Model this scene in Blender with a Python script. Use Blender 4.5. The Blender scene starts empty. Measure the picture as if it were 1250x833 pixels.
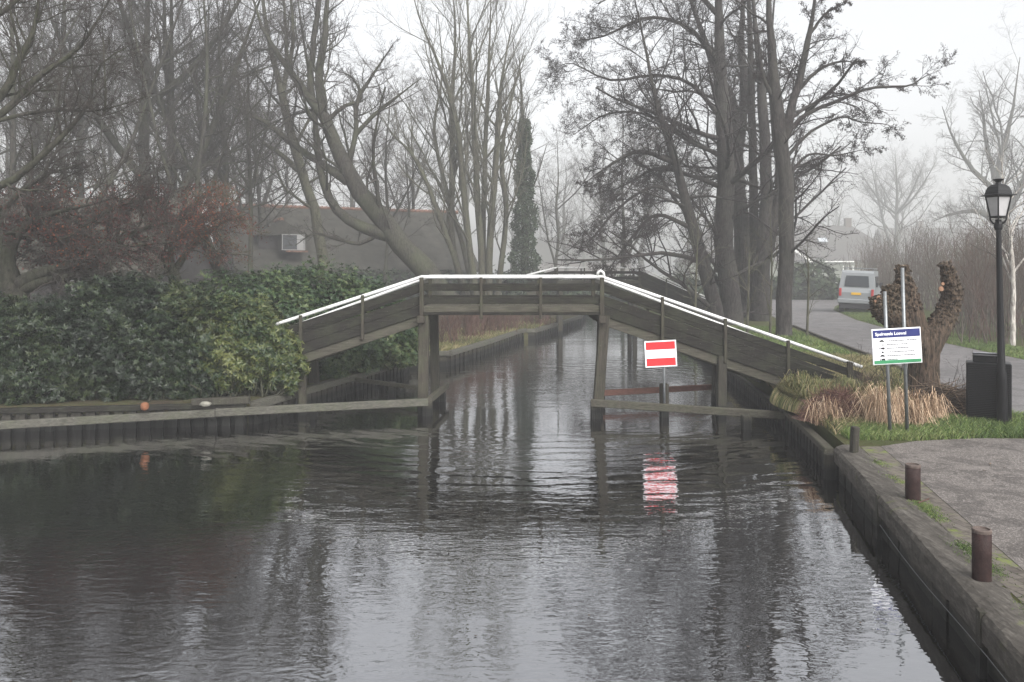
import bpy, math, random
import numpy as np
from mathutils import Vector, Matrix

random.seed(7)
RNG = np.random.default_rng(11)
sc = bpy.context.scene
COL = sc.collection
CAMH = 3.0      # camera height above the water, metres
F = 1000.0      # focal length in photo pixels
U0, V0 = 625.0, 330.0
GZ = 0.5        # level of the land

def P(u, v, Y):
    """world point at distance Y that the photo shows at pixel (u, v)"""
    return np.array([(u - U0) / F * Y, Y, CAMH - (v - V0) / F * Y])

# ------------------------------------------------------------------ helpers
ORG = {}

def thing(name, label, cat, loc=(0, 0, 0), group=None, kind=None):
    o = bpy.data.objects.new(name, None)
    COL.objects.link(o)
    o.location = loc
    o.empty_display_size = 0.2
    o['label'] = label
    o['category'] = cat
    if group: o['group'] = group
    if kind: o['kind'] = kind
    ORG[o.name] = np.array(loc, float)
    return o

def tag(o, label, cat, group=None, kind=None):
    o['label'] = label
    o['category'] = cat
    if group: o['group'] = group
    if kind: o['kind'] = kind
    return o

def mesh_obj(name, V, Fq, mat, parent=None, smooth=False, mats=None, midx=None, origin=None, attr=None):
    """V (n,3) world coordinates; Fq list of arrays of equal-size faces or python list of faces"""
    V = np.asarray(V, float).reshape(-1, 3)
    if parent is not None:
        off = ORG[parent.name]
    elif origin is not None:
        off = np.array(origin, float)
    else:
        off = np.zeros(3)
    me = bpy.data.meshes.new(name)
    V = V - off
    if isinstance(Fq, list) and len(Fq) and not isinstance(Fq[0], np.ndarray):
        me.from_pydata(V.tolist(), [], Fq)
    else:
        if isinstance(Fq, np.ndarray): Fq = [Fq]
        Fq = [f for f in Fq if len(f)]
        nl = sum(f.size for f in Fq)
        nf = sum(len(f) for f in Fq)
        me.vertices.add(len(V)); me.loops.add(nl); me.polygons.add(nf)
        me.vertices.foreach_set('co', V.astype(np.float32).ravel())
        me.loops.foreach_set('vertex_index', np.concatenate([f.ravel() for f in Fq]).astype(np.int32))
        starts = []
        s = 0
        for f in Fq:
            k = f.shape[1]
            starts.append(s + np.arange(len(f)) * k)
            s += f.size
        me.polygons.foreach_set('loop_start', np.concatenate(starts).astype(np.int32))
        me.update(calc_edges=True)
    if attr is not None:
        a = me.attributes.new('tint', 'FLOAT', 'POINT')
        a.data.foreach_set('value', np.asarray(attr, np.float32))
    for m in (mats or [mat]):
        me.materials.append(m)
    if midx is not None:
        me.polygons.foreach_set('material_index', np.asarray(midx, np.int32))
    if smooth:
        me.polygons.foreach_set('use_smooth', np.ones(len(me.polygons), bool))
    me.update()
    o = bpy.data.objects.new(name, me)
    COL.objects.link(o)
    if parent is not None:
        o.parent = parent
        ORG[o.name] = off
    else:
        o.location = off
        ORG[o.name] = off
    return o

class MB:
    """collects solid shapes (world coordinates) for one mesh"""
    def __init__(s):
        s.v = []; s.f = []
    def add(s, vs, fs):
        n = len(s.v)
        s.v.extend([tuple(map(float, p)) for p in vs])
        s.f.extend([tuple(i + n for i in f) for f in fs])
        return s
    def box(s, c, size, rz=0.0, rx=0.0, ry=0.0, bev=0.0):
        hx, hy, hz = [q / 2 for q in size]
        R = Matrix.Rotation(rz, 3, 'Z') @ Matrix.Rotation(ry, 3, 'Y') @ Matrix.Rotation(rx, 3, 'X')
        c = Vector(c)
        if bev <= 0:
            vs = [c + R @ Vector((x * hx, y * hy, z * hz)) for x in (-1, 1) for y in (-1, 1) for z in (-1, 1)]
            return s.add(vs, [(0, 1, 3, 2), (4, 6, 7, 5), (0, 4, 5, 1), (2, 3, 7, 6), (0, 2, 6, 4), (1, 5, 7, 3)])
        b = min(bev, hx * .9, hy * .9, hz * .9)
        rings = []
        for z, k in ((-hz, b), (-hz + b, 0), (hz - b, 0), (hz, b)):
            X, Y = hx - k, hy - k
            q = b if k == 0 else b * .4
            ring = [(-X + q, -Y), (X - q, -Y), (X, -Y + q), (X, Y - q), (X - q, Y), (-X + q, Y), (-X, Y - q), (-X, -Y + q)]
            rings.append([c + R @ Vector((x, y, z)) for x, y in ring])
        vs = sum(rings, [])
        fs = [tuple(range(7, -1, -1)), tuple(range(24, 32))]
        for r in range(3):
            for i in range(8):
                j = (i + 1) % 8
                fs.append((r * 8 + i, r * 8 + j, r * 8 + 8 + j, r * 8 + 8 + i))
        return s.add(vs, fs)
    def beam(s, a, b, w, h, up=(0, 0, 1), bev=0.006):
        """a board from a to b: w across, h along up"""
        a, b = Vector(a), Vector(b)
        d = (b - a); L = d.length; d.normalize()
        up = Vector(up)
        side = d.cross(up)
        if side.length < 1e-4: side = d.cross(Vector((0, 1, 0)))
        side.normalize(); u = side.cross(d).normalized()
        q = min(bev, w * .3, h * .3)
        X, Z = w / 2, h / 2
        ring = [(-X + q, -Z), (X - q, -Z), (X, -Z + q), (X, Z - q), (X - q, Z), (-X + q, Z), (-X, Z - q), (-X, -Z + q)]
        vs = [a + side * x + u * z for x, z in ring] + [b + side * x + u * z for x, z in ring]
        fs = [tuple(range(7, -1, -1)), tuple(range(8, 16))] + [(i, (i + 1) % 8, 8 + (i + 1) % 8, 8 + i) for i in range(8)]
        return s.add(vs, fs)
    def tube(s, pts, rad, n=10, cap=True):
        pts = [Vector(p) for p in pts]
        if not hasattr(rad, '__len__'): rad = [rad] * len(pts)
        base = len(s.v)
        prev = None
        vs = []
        for i, p in enumerate(pts):
            t = (pts[min(i + 1, len(pts) - 1)] - pts[max(i - 1, 0)]).normalized()
            if prev is None:
                prev = t.orthogonal().normalized()
            prev = (prev - t * prev.dot(t)).normalized()
            o = t.cross(prev)
            for k in range(n):
                a = 2 * math.pi * k / n
                vs.append(p + (prev * math.cos(a) + o * math.sin(a)) * rad[i])
        fs = []
        for i in range(len(pts) - 1):
            for k in range(n):
                j = (k + 1) % n
                fs.append((i * n + k, i * n + j, (i + 1) * n + j, (i + 1) * n + k))
        if cap:
            fs.append(tuple(range(n - 1, -1, -1)))
            fs.append(tuple((len(pts) - 1) * n + k for k in range(n)))
        return s.add(vs, fs)
    def lathe(s, c, prof, n=16, rz=0.0, sx=1.0, sy=1.0):
        vs = []
        for r, z in prof:
            for k in range(n):
                a = 2 * math.pi * k / n + rz
                vs.append((c[0] + r * sx * math.cos(a), c[1] + r * sy * math.sin(a), c[2] + z))
        fs = []
        for i in range(len(prof) - 1):
            for k in range(n):
                j = (k + 1) % n
                fs.append((i * n + k, i * n + j, (i + 1) * n + j, (i + 1) * n + k))
        fs.append(tuple(range(n - 1, -1, -1)))
        fs.append(tuple((len(prof) - 1) * n + k for k in range(n)))
        return s.add(vs, fs)
    def prism(s, pts, off):
        """extrude a polygon (3-D points) by the vector off"""
        n = len(pts)
        off = Vector(off)
        vs = [Vector(p) for p in pts] + [Vector(p) + off for p in pts]
        fs = [tuple(range(n - 1, -1, -1)), tuple(range(n, 2 * n))] + [(i, (i + 1) % n, n + (i + 1) % n, n + i) for i in range(n)]
        return s.add(vs, fs)
    def build(s, name, mat, parent=None, smooth=False, origin=None):
        return mesh_obj(name, s.v, s.f, mat, parent, smooth, origin=origin)

# ------------------------------------------------------------------ materials
def mat_new(name):
    m = bpy.data.materials.new(name); m.use_nodes = True
    nt = m.node_tree; nt.nodes.clear()
    out = nt.nodes.new('ShaderNodeOutputMaterial')
    b = nt.nodes.new('ShaderNodeBsdfPrincipled')
    nt.links.new(b.outputs[0], out.inputs[0])
    return m, nt, b

def ramp(nt, fac, stops):
    r = nt.nodes.new('ShaderNodeValToRGB')
    el = r.color_ramp.elements
    while len(el) < len(stops): el.new(0.5)
    for e, (p, c) in zip(el, stops):
        e.position = p; e.color = (c[0], c[1], c[2], 1)
    nt.links.new(fac, r.inputs[0])
    return r.outputs[0]

def noise(nt, scale, detail=4, rough=.6, vec=None, sc3=None, dist=0.0, coord='Object'):
    n = nt.nodes.new('ShaderNodeTexNoise')
    n.inputs['Scale'].default_value = scale
    n.inputs['Detail'].default_value = detail
    n.inputs['Roughness'].default_value = rough
    n.inputs['Distortion'].default_value = dist
    if vec is None:
        tc = nt.nodes.new('ShaderNodeTexCoord'); vec = tc.outputs[coord]
    if sc3 is not None:
        mp = nt.nodes.new('ShaderNodeMapping')
        mp.inputs['Scale'].default_value = sc3
        nt.links.new(vec, mp.inputs[0]); vec = mp.outputs[0]
    nt.links.new(vec, n.inputs['Vector'])
    return n.outputs[0]

def mixc(nt, fac, a, b, mode='MIX'):
    m = nt.nodes.new('ShaderNodeMix'); m.data_type = 'RGBA'; m.blend_type = mode
    for sock, val in ((m.inputs[0], fac), (m.inputs[6], a), (m.inputs[7], b)):
        if hasattr(val, 'is_linked'): nt.links.new(val, sock)
        elif isinstance(val, (int, float)): sock.default_value = val
        else: sock.default_value = (val[0], val[1], val[2], 1)
    return m.outputs[2]

def mathn(nt, op, a, b=0.0, clamp=False):
    m = nt.nodes.new('ShaderNodeMath'); m.operation = op; m.use_clamp = clamp
    for sock, val in ((m.inputs[0], a), (m.inputs[1], b)):
        if hasattr(val, 'is_linked'): nt.links.new(val, sock)
        else: sock.default_value = val
    return m.outputs[0]

def bump(nt, b, h, strength=.4, dist=.02):
    n = nt.nodes.new('ShaderNodeBump')
    n.inputs['Strength'].default_value = strength
    n.inputs['Distance'].default_value = dist
    nt.links.new(h, n.inputs['Height'])
    nt.links.new(n.outputs[0], b.inputs['Normal'])

def simple(name, col, rough=.6, metal=0.0, var=.25, scale=8, bmp=.2, spec=.15):
    m, nt, b = mat_new(name)
    n = noise(nt, scale, 5)
    c = [max(0, q * (1 - var)) for q in col]; d = [min(1, q * (1 + var)) for q in col]
    nt.links.new(ramp(nt, n, [(.3, c), (.7, d)]), b.inputs['Base Color'])
    b.inputs['Roughness'].default_value = rough
    b.inputs['Metallic'].default_value = metal
    b.inputs['Specular IOR Level'].default_value = spec
    if bmp: bump(nt, b, noise(nt, scale * 4, 4), bmp, .01)
    return m

def wood(name, dark, light, algae=(.055, .062, .036), alg=.35, grain=(1.2, 12, 12), wet=True, rough=.75):
    """weathered board: grain along the local x, algae stains, wet dark band at the water line"""
    m, nt, b = mat_new(name)
    g = noise(nt, 3.0, 8, .65, sc3=grain, coord='Object')
    base = ramp(nt, g, [(.25, dark), (.5, [(a + c) / 2 for a, c in zip(dark, light)]), (.78, light)])
    a = noise(nt, 2.2, 6, .7)
    f = mathn(nt, 'MULTIPLY', ramp(nt, a, [(.45, (0, 0, 0)), (.68, (1, 1, 1))]), alg)
    c = mixc(nt, f, base, algae)
    sp = noise(nt, 38, 3, .6)
    f2 = ramp(nt, sp, [(.66, (0, 0, 0)), (.74, (.5, .5, .5))])
    c = mixc(nt, f2, c, (.22, .22, .2))
    if wet:
        ge = nt.nodes.new('ShaderNodeNewGeometry')
        sx = nt.nodes.new('ShaderNodeSeparateXYZ'); nt.links.new(ge.outputs['Position'], sx.inputs[0])
        z = mathn(nt, 'ADD', sx.outputs[2], mathn(nt, 'MULTIPLY', a, .12))
        fw = ramp(nt, z, [(.20, (1, 1, 1)), (.30, (0, 0, 0))])
        c = mixc(nt, fw, c, (.010, .010, .009))
    nt.links.new(c, b.inputs['Base Color'])
    b.inputs['Roughness'].default_value = rough
    b.inputs['Specular IOR Level'].default_value = .15
    bump(nt, b, g, .8, .02)
    return m

M = {}
M['wood_dark'] = wood('dark_plank', (.003, .0028, .0025), (.024, .0215, .018), alg=.3)
M['wood_mid'] = wood('grey_timber', (.016, .014, .011), (.085, .078, .062), alg=.45)
M['wood_v'] = wood('upright_timber', (.010, .0085, .007), (.062, .054, .043), alg=.55, grain=(12, 12, 1.1))
M['wood_v_dark'] = wood('dark_upright_timber', (.014, .013, .011), (.05, .045, .036), alg=.3, grain=(12, 12, 1.1))
M['wood_pale'] = wood('pale_beam', (.02, .019, .016), (.11, .105, .088), alg=.5, wet=False)
M['wood_red'] = wood('red_brown_beam', (.07, .035, .028), (.15, .075, .06), alg=.15, wet=False)
M['pile'] = wood('sheet_pile', (.012, .011, .010), (.055, .05, .042), alg=.3, grain=(9, 9, 1.0))

def m_white_pipe():
    m, nt, b = mat_new('white_pipe')
    n = noise(nt, 5, 6, .7)
    nt.links.new(ramp(nt, n, [(.3, (.34, .35, .33)), (.45, (.5, .5, .49)), (.8, (.62, .62, .62))]), b.inputs['Base Color'])
    b.inputs['Roughness'].default_value = .4
    return m
M['pipe'] = m_white_pipe()

def m_bark(name, dark, light, alg=(.1, .12, .06), algf=.4, s=1.0):
    m, nt, b = mat_new(name)
    g = noise(nt, 7 * s, 7, .7, sc3=(2.2, 2.2, .45), dist=.6)
    base = ramp(nt, g, [(.38, dark), (.62, light)])
    a = noise(nt, .8, 5, .65)
    f = mathn(nt, 'MULTIPLY', ramp(nt, a, [(.42, (0, 0, 0)), (.62, (1, 1, 1))]), algf)
    nt.links.new(mixc(nt, f, base, alg), b.inputs['Base Color'])
    b.inputs['Roughness'].default_value = .9
    b.inputs['Specular IOR Level'].default_value = .2
    bump(nt, b, g, .9, .04)
    return m
M['bark'] = m_bark('wet_bark', (.012, .011, .009), (.055, .05, .042), (.06,.07,.035))
M['bark_alder'] = m_bark('alder_bark', (.008, .007, .0065), (.05, .043, .041), (.06, .062, .048), .3)
M['bark_green'] = m_bark('algae_bark', (.025, .022, .015), (.085, .08, .058), (.08, .088, .05), .5)
M['bark_willow'] = m_bark('willow_bark', (.004, .003, .0025), (.10, .07, .05), (.07, .07, .04), .15, 1.8)
M['twig'] = simple('twig', (.042, .036, .032), .9, var=.35, scale=2, bmp=0, spec=.15)
M['twig_alder'] = simple('alder_twig', (.03, .025, .025), .9, var=.3, scale=2, bmp=0, spec=.15)
M['twig_pale'] = simple('pale_twig', (.09, .085, .065), .9, var=.3, scale=2, bmp=0, spec=.15)
M['twig_brown'] = simple('brown_sapling_twig', (.085, .068, .058), .9, var=.3, scale=2, bmp=0, spec=.1)
M['twig_red'] = simple('red_brown_twig', (.085, .052, .042), .9, var=.4, scale=2, bmp=0, spec=.15)
M['cones'] = simple('alder_cones', (.035, .026, .024), .9, var=.3, scale=2, bmp=0, spec=.15)
M['birch'] = m_bark('birch_bark', (.12, .1, .09), (.55, .52, .48), (.2, .2, .15), .2)

def m_leaf(name, cols, rough=.42, spec=.28, sub=.0):
    """leaf colour picked per leaf from the 'tint' attribute"""
    m, nt, b = mat_new(name)
    a = nt.nodes.new('ShaderNodeAttribute'); a.attribute_name = 'tint'
    n = len(cols)
    c = ramp(nt, a.outputs['Fac'], [(i / max(1, n - 1), k) for i, k in enumerate(cols)])
    nt.links.new(c, b.inputs['Base Color'])
    b.inputs['Roughness'].default_value = rough
    b.inputs['Specular IOR Level'].default_value = spec
    return m
M['leaf_dark'] = m_leaf('rhododendron_leaf', [(000.0030, 000.0066, 000.0030), (000.0066, 000.0131, 000.0051), (000.0122, 000.0223, 000.0081), (000.0304, 000.0405, 000.0152)])
M['leaf_mid'] = m_leaf('rhododendron_leaf_mid', [(000.0050, 000.0120, 000.0055), (000.0100, 000.0210, 000.0085), (000.0200, 000.0325, 000.0110), (000.0400, 000.0475, 000.0150)])
M['leaf_yellow'] = m_leaf('yellowish_rhododendron_leaf', [(000.0093, 000.0202, 000.0078), (000.0218, 000.0365, 000.0117), (000.0482, 000.0622, 000.0171), (000.0855, 000.0933, 000.0296)])
M['leaf_light'] = m_leaf('laurel_leaf', [(000.0122, 000.0278, 000.0122), (000.0244, 000.0470, 000.0174), (000.0452, 000.0714, 000.0235), (000.0783, 000.0957, 000.0348)])
M['leaf_red'] = m_leaf('withered_red_leaf', [(0.0400, 0.0144, 0.0144), (0.0720, 0.0224, 0.0208), (0.1040, 0.0320, 0.0272), (0.1520, 0.0560, 0.0280)], .8, .1)
M['ivy'] = m_leaf('ivy_leaf', [(.02, .032, .018), (.035, .052, .028), (.055, .075, .04)], .6, .3)
M['conifer'] = m_leaf('far_evergreen', [(.02, .03, .018), (.03, .045, .025), (.05, .065, .035)], .8, .1)
M['grass'] = m_leaf('grass_blade', [(.04, .065, .018), (.065, .105, .027), (.10, .15, .038), (.16, .18, .07)], .6, .2)
M['grass_olive'] = m_leaf('olive_grass_blade', [(.035, .035, .018), (.07, .085, .028), (.15, .14, .06), (.26, .21, .12)], .7, .2)
M['straw'] = m_leaf('dry_reed_blade', [(.10, .062, .038), (.24, .155, .095), (.42, .295, .195), (.6, .47, .34)], .7, .2)
M['brush'] = m_leaf('cut_brushwood', [(.03, .022, .018), (.06, .043, .035), (.11, .08, .06), (.2, .15, .11)], .9, .1)
M['heather'] = m_leaf('bare_purple_brown_twig', [(.05, .025, .025), (.09, .045, .04), (.15, .08, .065), (.2, .12, .09)], .9, .1)
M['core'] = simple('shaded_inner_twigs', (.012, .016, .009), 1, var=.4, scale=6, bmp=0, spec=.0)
M['thatch'] = simple('thatch', (.05, .048, .041), 1, var=.35, scale=1.5, bmp=.5, spec=.05)
M['roof_dark'] = simple('dark_roof_tiles', (.07, .066, .062), .8, var=.3, scale=3, bmp=.4, spec=.1)
M['ridge'] = simple('orange_ridge_tile', (.15, .085, .062), .8, var=.6, scale=5)
M['wall_pale'] = simple('pale_render', (.14, .15, .12), .9, var=.12, scale=1)
M['wall_dark'] = simple('dark_barn_wall', (.045, .042, .042), .9, var=.3, scale=2)
M['wall_brick'] = simple('dark_brick', (.10, .085, .075), .9, var=.3, scale=6)
M['white'] = simple('white_paint', (.75, .75, .73), .5, var=.06, scale=6, bmp=0)
M['oldwhite'] = simple('dull_white_frame', (.26, .26, .255), .6, var=.1, bmp=0)
M['glass_dark'] = simple('window_glass', (.03, .035, .04), .08, spec=.5, var=.1, bmp=0)
M['skylight'] = simple('skylight_glass', (.35, .37, .4), .15, spec=.5, var=.1, bmp=0)
M['black_steel'] = simple('black_steel', (.005, .005, .006), .42, var=.3, scale=20, bmp=.05, spec=.22)
M['steel_lid'] = simple('steel_lid', (.35, .35, .37), .3, 1.0, var=.15, scale=12, bmp=.05)
M['galv'] = simple('galvanised_pole', (.19, .2, .205), .45, .6, var=.2, scale=14, bmp=.1)
M['rust'] = simple('rusty_bollard', (.022, .012, .011), .65, var=.45, scale=14, bmp=.5)
M['rust_top'] = simple('worn_bollard_rim', (.085, .066, .058), .6, var=.35, scale=14, bmp=.3)
M['red'] = simple('red_sign', (.52, .028, .032), .4, var=.06, scale=4, bmp=0)
M['signwhite'] = simple('white_sign', (.72, .73, .75), .45, var=.05, scale=4, bmp=0)
M['navy'] = simple('navy_band', (.022, .028, .12), .45, var=.1, scale=4, bmp=0)
M['greenband'] = simple('green_band', (.04, .2, .09), .45, var=.1, scale=4, bmp=0)
M['ink'] = simple('black_ink', (.012, .012, .014), .5, var=.1, bmp=0)
M['inkgrey'] = simple('grey_ink', (.05, .05, .055), .5, var=.1, bmp=0)
M['van'] = simple('silver_van_paint', (.21, .222, .23), .35, var=.06, scale=2, bmp=0)
M['van_dark'] = simple('black_van_plastic', (.03, .03, .033), .5, var=.1, bmp=0)
M['plate'] = simple('yellow_number_plate', (.65, .38, .04), .5, var=.05, bmp=0)
M['taillight'] = simple('red_tail_light', (.35, .03, .03), .3, var=.05, bmp=0)
M['tyre'] = simple('tyre', (.02, .02, .02), .8, var=.2, bmp=0)
M['cut'] = simple('fresh_orange_cut_wood', (.19, .11, .07), .8, var=.25, scale=20, bmp=.1)
M['cutpale'] = simple('weathered_cut_wood', (.26, .20, .15), .8, var=.3, scale=20, bmp=.1)
M['terracotta'] = simple('orange_brown_pot', (.15, .065, .035), .7, var=.3, scale=16, bmp=.2)
M['stone'] = simple('pale_stone', (.17, .165, .14), .8, var=.3, scale=12, bmp=.4)

def m_frost():
    m, nt, b = mat_new('frosted_lantern_pane')
    n = noise(nt, 6, 4)
    nt.links.new(ramp(nt, n, [(.3, (.34, .335, .34)), (.7, (.46, .455, .46))]), b.inputs['Base Color'])
    b.inputs['Roughness'].default_value = .35
    b.inputs['Transmission Weight'].default_value = .35
    return m
M['frost'] = m_frost()

def m_ground(name, a1, a2, a3, s=1.0):
    m, nt, b = mat_new(name)
    n1 = noise(nt, .35 * s, 6, .7)
    n2 = noise(nt, 9 * s, 8, .8)
    c = mixc(nt, ramp(nt, n1, [(.4, (0, 0, 0)), (.6, (1, 1, 1))]), a1, a2)
    c = mixc(nt, ramp(nt, n2, [(.45, (0, 0, 0)), (.7, (.9, .9, .9))]), c, a3)
    nt.links.new(c, b.inputs['Base Color'])
    b.inputs['Roughness'].default_value = 1
    b.inputs['Specular IOR Level'].default_value = .1
    bump(nt, b, n2, 1, .08)
    return m
M['litter'] = m_ground('leaf_litter', (.05, .04, .03), (.065, .075, .03), (.10, .07, .05))
M['turf'] = m_ground('turf', (.05, .07, .022), (.07, .075, .03), (.07, .055, .032))

def m_asphalt(name, dark, light, spk, s=1.0, patch=.5):
    m, nt, b = mat_new(name)
    big = noise(nt, .45 * s, 5, .65)
    mid = noise(nt, 3.5 * s, 6, .7)
    fine = nt.nodes.new('ShaderNodeTexVoronoi'); fine.inputs['Scale'].default_value = 75 * s
    tc = nt.nodes.new('ShaderNodeTexCoord'); nt.links.new(tc.outputs['Object'], fine.inputs['Vector'])
    c = mixc(nt, ramp(nt, big, [(.3, (0, 0, 0)), (.7, (1, 1, 1))]), dark, light)
    c = mixc(nt, ramp(nt, mid, [(.35, (.35, .35, .35)), (.65, (0, 0, 0))]), c, [q * .62 for q in dark])
    sp = nt.nodes.new('ShaderNodeSeparateColor'); nt.links.new(fine.outputs['Color'], sp.inputs[0])
    c = mixc(nt, ramp(nt, sp.outputs[0], [(.6, (0, 0, 0)), (.95, (.75, .75, .75))]), c, spk)
    c = mixc(nt, ramp(nt, sp.outputs[1], [(.75, (0, 0, 0)), (.95, (.6, .6, .6))]), c, [q * .4 for q in dark])
    st = noise(nt, 1.3, 7, .75, dist=1.2)
    c = mixc(nt, ramp(nt, st, [(.50, (0, 0, 0)), (.58, (.8, .8, .8)), (.62, (.2, .2, .2))]), c, [q * .5 for q in dark])
    s2 = noise(nt, .8, 6, .7, dist=.8)
    c = mixc(nt, ramp(nt, s2, [(.56, (0, 0, 0)), (.66, (.5, .5, .5))]), c, [min(1, q * 1.5) for q in light])
    nt.links.new(c, b.inputs['Base Color'])
    nt.links.new(ramp(nt, big, [(.35, (.55, .55, .55)), (.65, (.8, .8, .8))]), b.inputs['Roughness'])
    b.inputs['Specular IOR Level'].default_value = .25
    bump(nt, b, fine.outputs['Distance'], .5, .008)
    return m
M['quay'] = m_asphalt('quay_paving', (.085, .074, .068), (.125, .112, .103), (.24, .22, .205))
M['road'] = m_asphalt('road_asphalt', (.10, .094, .094), (.14, .133, .132), (.2, .19, .19), .7)

def m_quaywall():
    m, nt, b = mat_new('old_quay_wall')
    g = noise(nt, 2.0, 8, .7, sc3=(1, .7, 3.5), dist=.5)
    c = ramp(nt, g, [(.28, (.010, .009, .007)), (.5, (.042, .037, .03)), (.72, (.11, .098, .08))])
    v = noise(nt, 5.0, 5, .7, sc3=(1, 2.5, .35))
    c = mixc(nt, ramp(nt, v, [(.55, (0, 0, 0)), (.72, (.7, .7, .7))]), c, (.012, .012, .011))
    ge = nt.nodes.new('ShaderNodeNewGeometry')
    sx = nt.nodes.new('ShaderNodeSeparateXYZ'); nt.links.new(ge.outputs['Position'], sx.inputs[0])
    z = mathn(nt, 'ADD', sx.outputs[2], mathn(nt, 'MULTIPLY', g, .2))
    c = mixc(nt, ramp(nt, z, [(.16, (.85, .85, .85)), (.34, (0, 0, 0))]), c, (.010, .011, .009))
    nt.links.new(c, b.inputs['Base Color'])
    b.inputs['Roughness'].default_value = .75
    b.inputs['Specular IOR Level'].default_value = .2
    bump(nt, b, g, .9, .03)
    return m
M['quaywall'] = m_quaywall()

def m_cap():
    m, nt, b = mat_new('worn_edge_timber')
    g0 = noise(nt, 2.5, 9, .75, sc3=(7, .8, 5), dist=.4)
    gf = noise(nt, 26, 6, .75, sc3=(1.6, .45, 1.6))
    g = mathn(nt, 'ADD', mathn(nt, 'MULTIPLY', g0, .62), mathn(nt, 'MULTIPLY', gf, .38))
    c = ramp(nt, g, [(.28, (.014, .012, .0105)), (.5, (.062, .056, .049)), (.7, (.15, .138, .124))])
    a = noise(nt, 2.0, 6, .7)
    c = mixc(nt, ramp(nt, a, [(.62, (0, 0, 0)), (.70, (.6, .6, .6))]), c, (.085, .10, .025))
    nt.links.new(c, b.inputs['Base Color'])
    b.inputs['Roughness'].default_value = .85
    b.inputs['Specular IOR Level'].default_value = .15
    bump(nt, b, g, .9, .02)
    return m
M['cap'] = m_cap()

def m_paverstrip():
    m, nt, b = mat_new('old_brick_edging')
    br = nt.nodes.new('ShaderNodeTexBrick')
    tc = nt.nodes.new('ShaderNodeTexCoord')
    mp = nt.nodes.new('ShaderNodeMapping'); mp.inputs['Rotation'].default_value = (0, 0, math.radians(78.5))
    nt.links.new(tc.outputs['Object'], mp.inputs[0]); nt.links.new(mp.outputs[0], br.inputs['Vector'])
    br.inputs['Scale'].default_value = 1.0
    br.inputs['Brick Width'].default_value = .21; br.inputs['Row Height'].default_value = .1
    br.inputs['Mortar Size'].default_value = .008
    br.inputs['Color1'].default_value = (.05, .042, .037, 1); br.inputs['Color2'].default_value = (.10, .088, .08, 1)
    br.inputs['Mortar'].default_value = (.03, .03, .022, 1)
    a = noise(nt, 3, 6, .7)
    c = mixc(nt, ramp(nt, a, [(.52, (0, 0, 0)), (.62, (1, 1, 1))]), br.outputs[0], (.11, .14, .03))
    d = noise(nt, 9, 6, .7)
    c = mixc(nt, ramp(nt, d, [(.4, (.8, .8, .8)), (.6, (0, 0, 0))]), c, (.12, .105, .09))
    nt.links.new(c, b.inputs['Base Color'])
    b.inputs['Roughness'].default_value = .9
    b.inputs['Specular IOR Level'].default_value = .15
    bump(nt, b, br.outputs[1], .6, -.01)
    return m
M['edging'] = m_paverstrip()

def m_water():
    m, nt, b = mat_new('canal_water')
    b.inputs['Base Color'].default_value = (.004, .0036, .003, 1)
    b.inputs['Roughness'].default_value = .015
    b.inputs['IOR'].default_value = 1.75
    g = nt.nodes.new('ShaderNodeBsdfGlossy'); g.inputs['Roughness'].default_value = .015; g.inputs['Color'].default_value = (.95, .96, 1, 1)
    mx = nt.nodes.new('ShaderNodeMixShader'); mx.inputs[0].default_value = .33
    nt.links.new(b.outputs[0], mx.inputs[1]); nt.links.new(g.outputs[0], mx.inputs[2])
    nt.links.new(mx.outputs[0], nt.nodes['Material Output'].inputs[0])
    n1 = noise(nt, 1.0, 1, .4, sc3=(.9, 2.2, 1), dist=.3)
    n2 = noise(nt, 1.0, 2, .5, sc3=(4.2, 10, 1), dist=.3)
    n3 = noise(nt, 1.0, 1, .5, sc3=(11, 19, 1), dist=.2)
    patch = noise(nt, 1.0, 3, .6, sc3=(.16, .35, 1), dist=.6)
    pk = ramp(nt, patch, [(.38, (.25, .25, .25)), (.6, (1, 1, 1))])
    h = mathn(nt, 'ADD', mathn(nt, 'MULTIPLY', n1, .0055), mathn(nt, 'MULTIPLY', n2, .0046))
    h = mathn(nt, 'ADD', h, mathn(nt, 'MULTIPLY', n3, .0017))
    h = mathn(nt, 'MULTIPLY', h, pk)
    # a wave train spreading from under the bridge
    tc = nt.nodes.new('ShaderNodeTexCoord')
    mp = nt.nodes.new('ShaderNodeMapping'); mp.inputs['Location'].default_value = (-.6, -19.5, 0)
    nt.links.new(tc.outputs['Object'], mp.inputs[0])
    ln = nt.nodes.new('ShaderNodeVectorMath'); ln.operation = 'LENGTH'; nt.links.new(mp.outputs[0], ln.inputs[0])
    r = mathn(nt, 'ADD', ln.outputs['Value'], mathn(nt, 'MULTIPLY', n1, .7))
    w = mathn(nt, 'SINE', mathn(nt, 'MULTIPLY', r, 2 * math.pi / .46))
    env = ramp(nt, mathn(nt, 'DIVIDE', r, 20.0), [(.2, (0, 0, 0)), (.32, (1, 1, 1)), (.42, (.8, .8, .8)), (.55, (0, 0, 0))])
    h = mathn(nt, 'ADD', h, mathn(nt, 'MULTIPLY', mathn(nt, 'MULTIPLY', w, env), .0024))
    n = nt.nodes.new('ShaderNodeBump'); n.inputs['Strength'].default_value = 1; n.inputs['Distance'].default_value = 1.0
    nt.links.new(h, n.inputs['Height'])
    nt.links.new(n.outputs[0], b.inputs['Normal']); nt.links.new(n.outputs[0], g.inputs['Normal'])
    return m
M['water'] = m_water()

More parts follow.
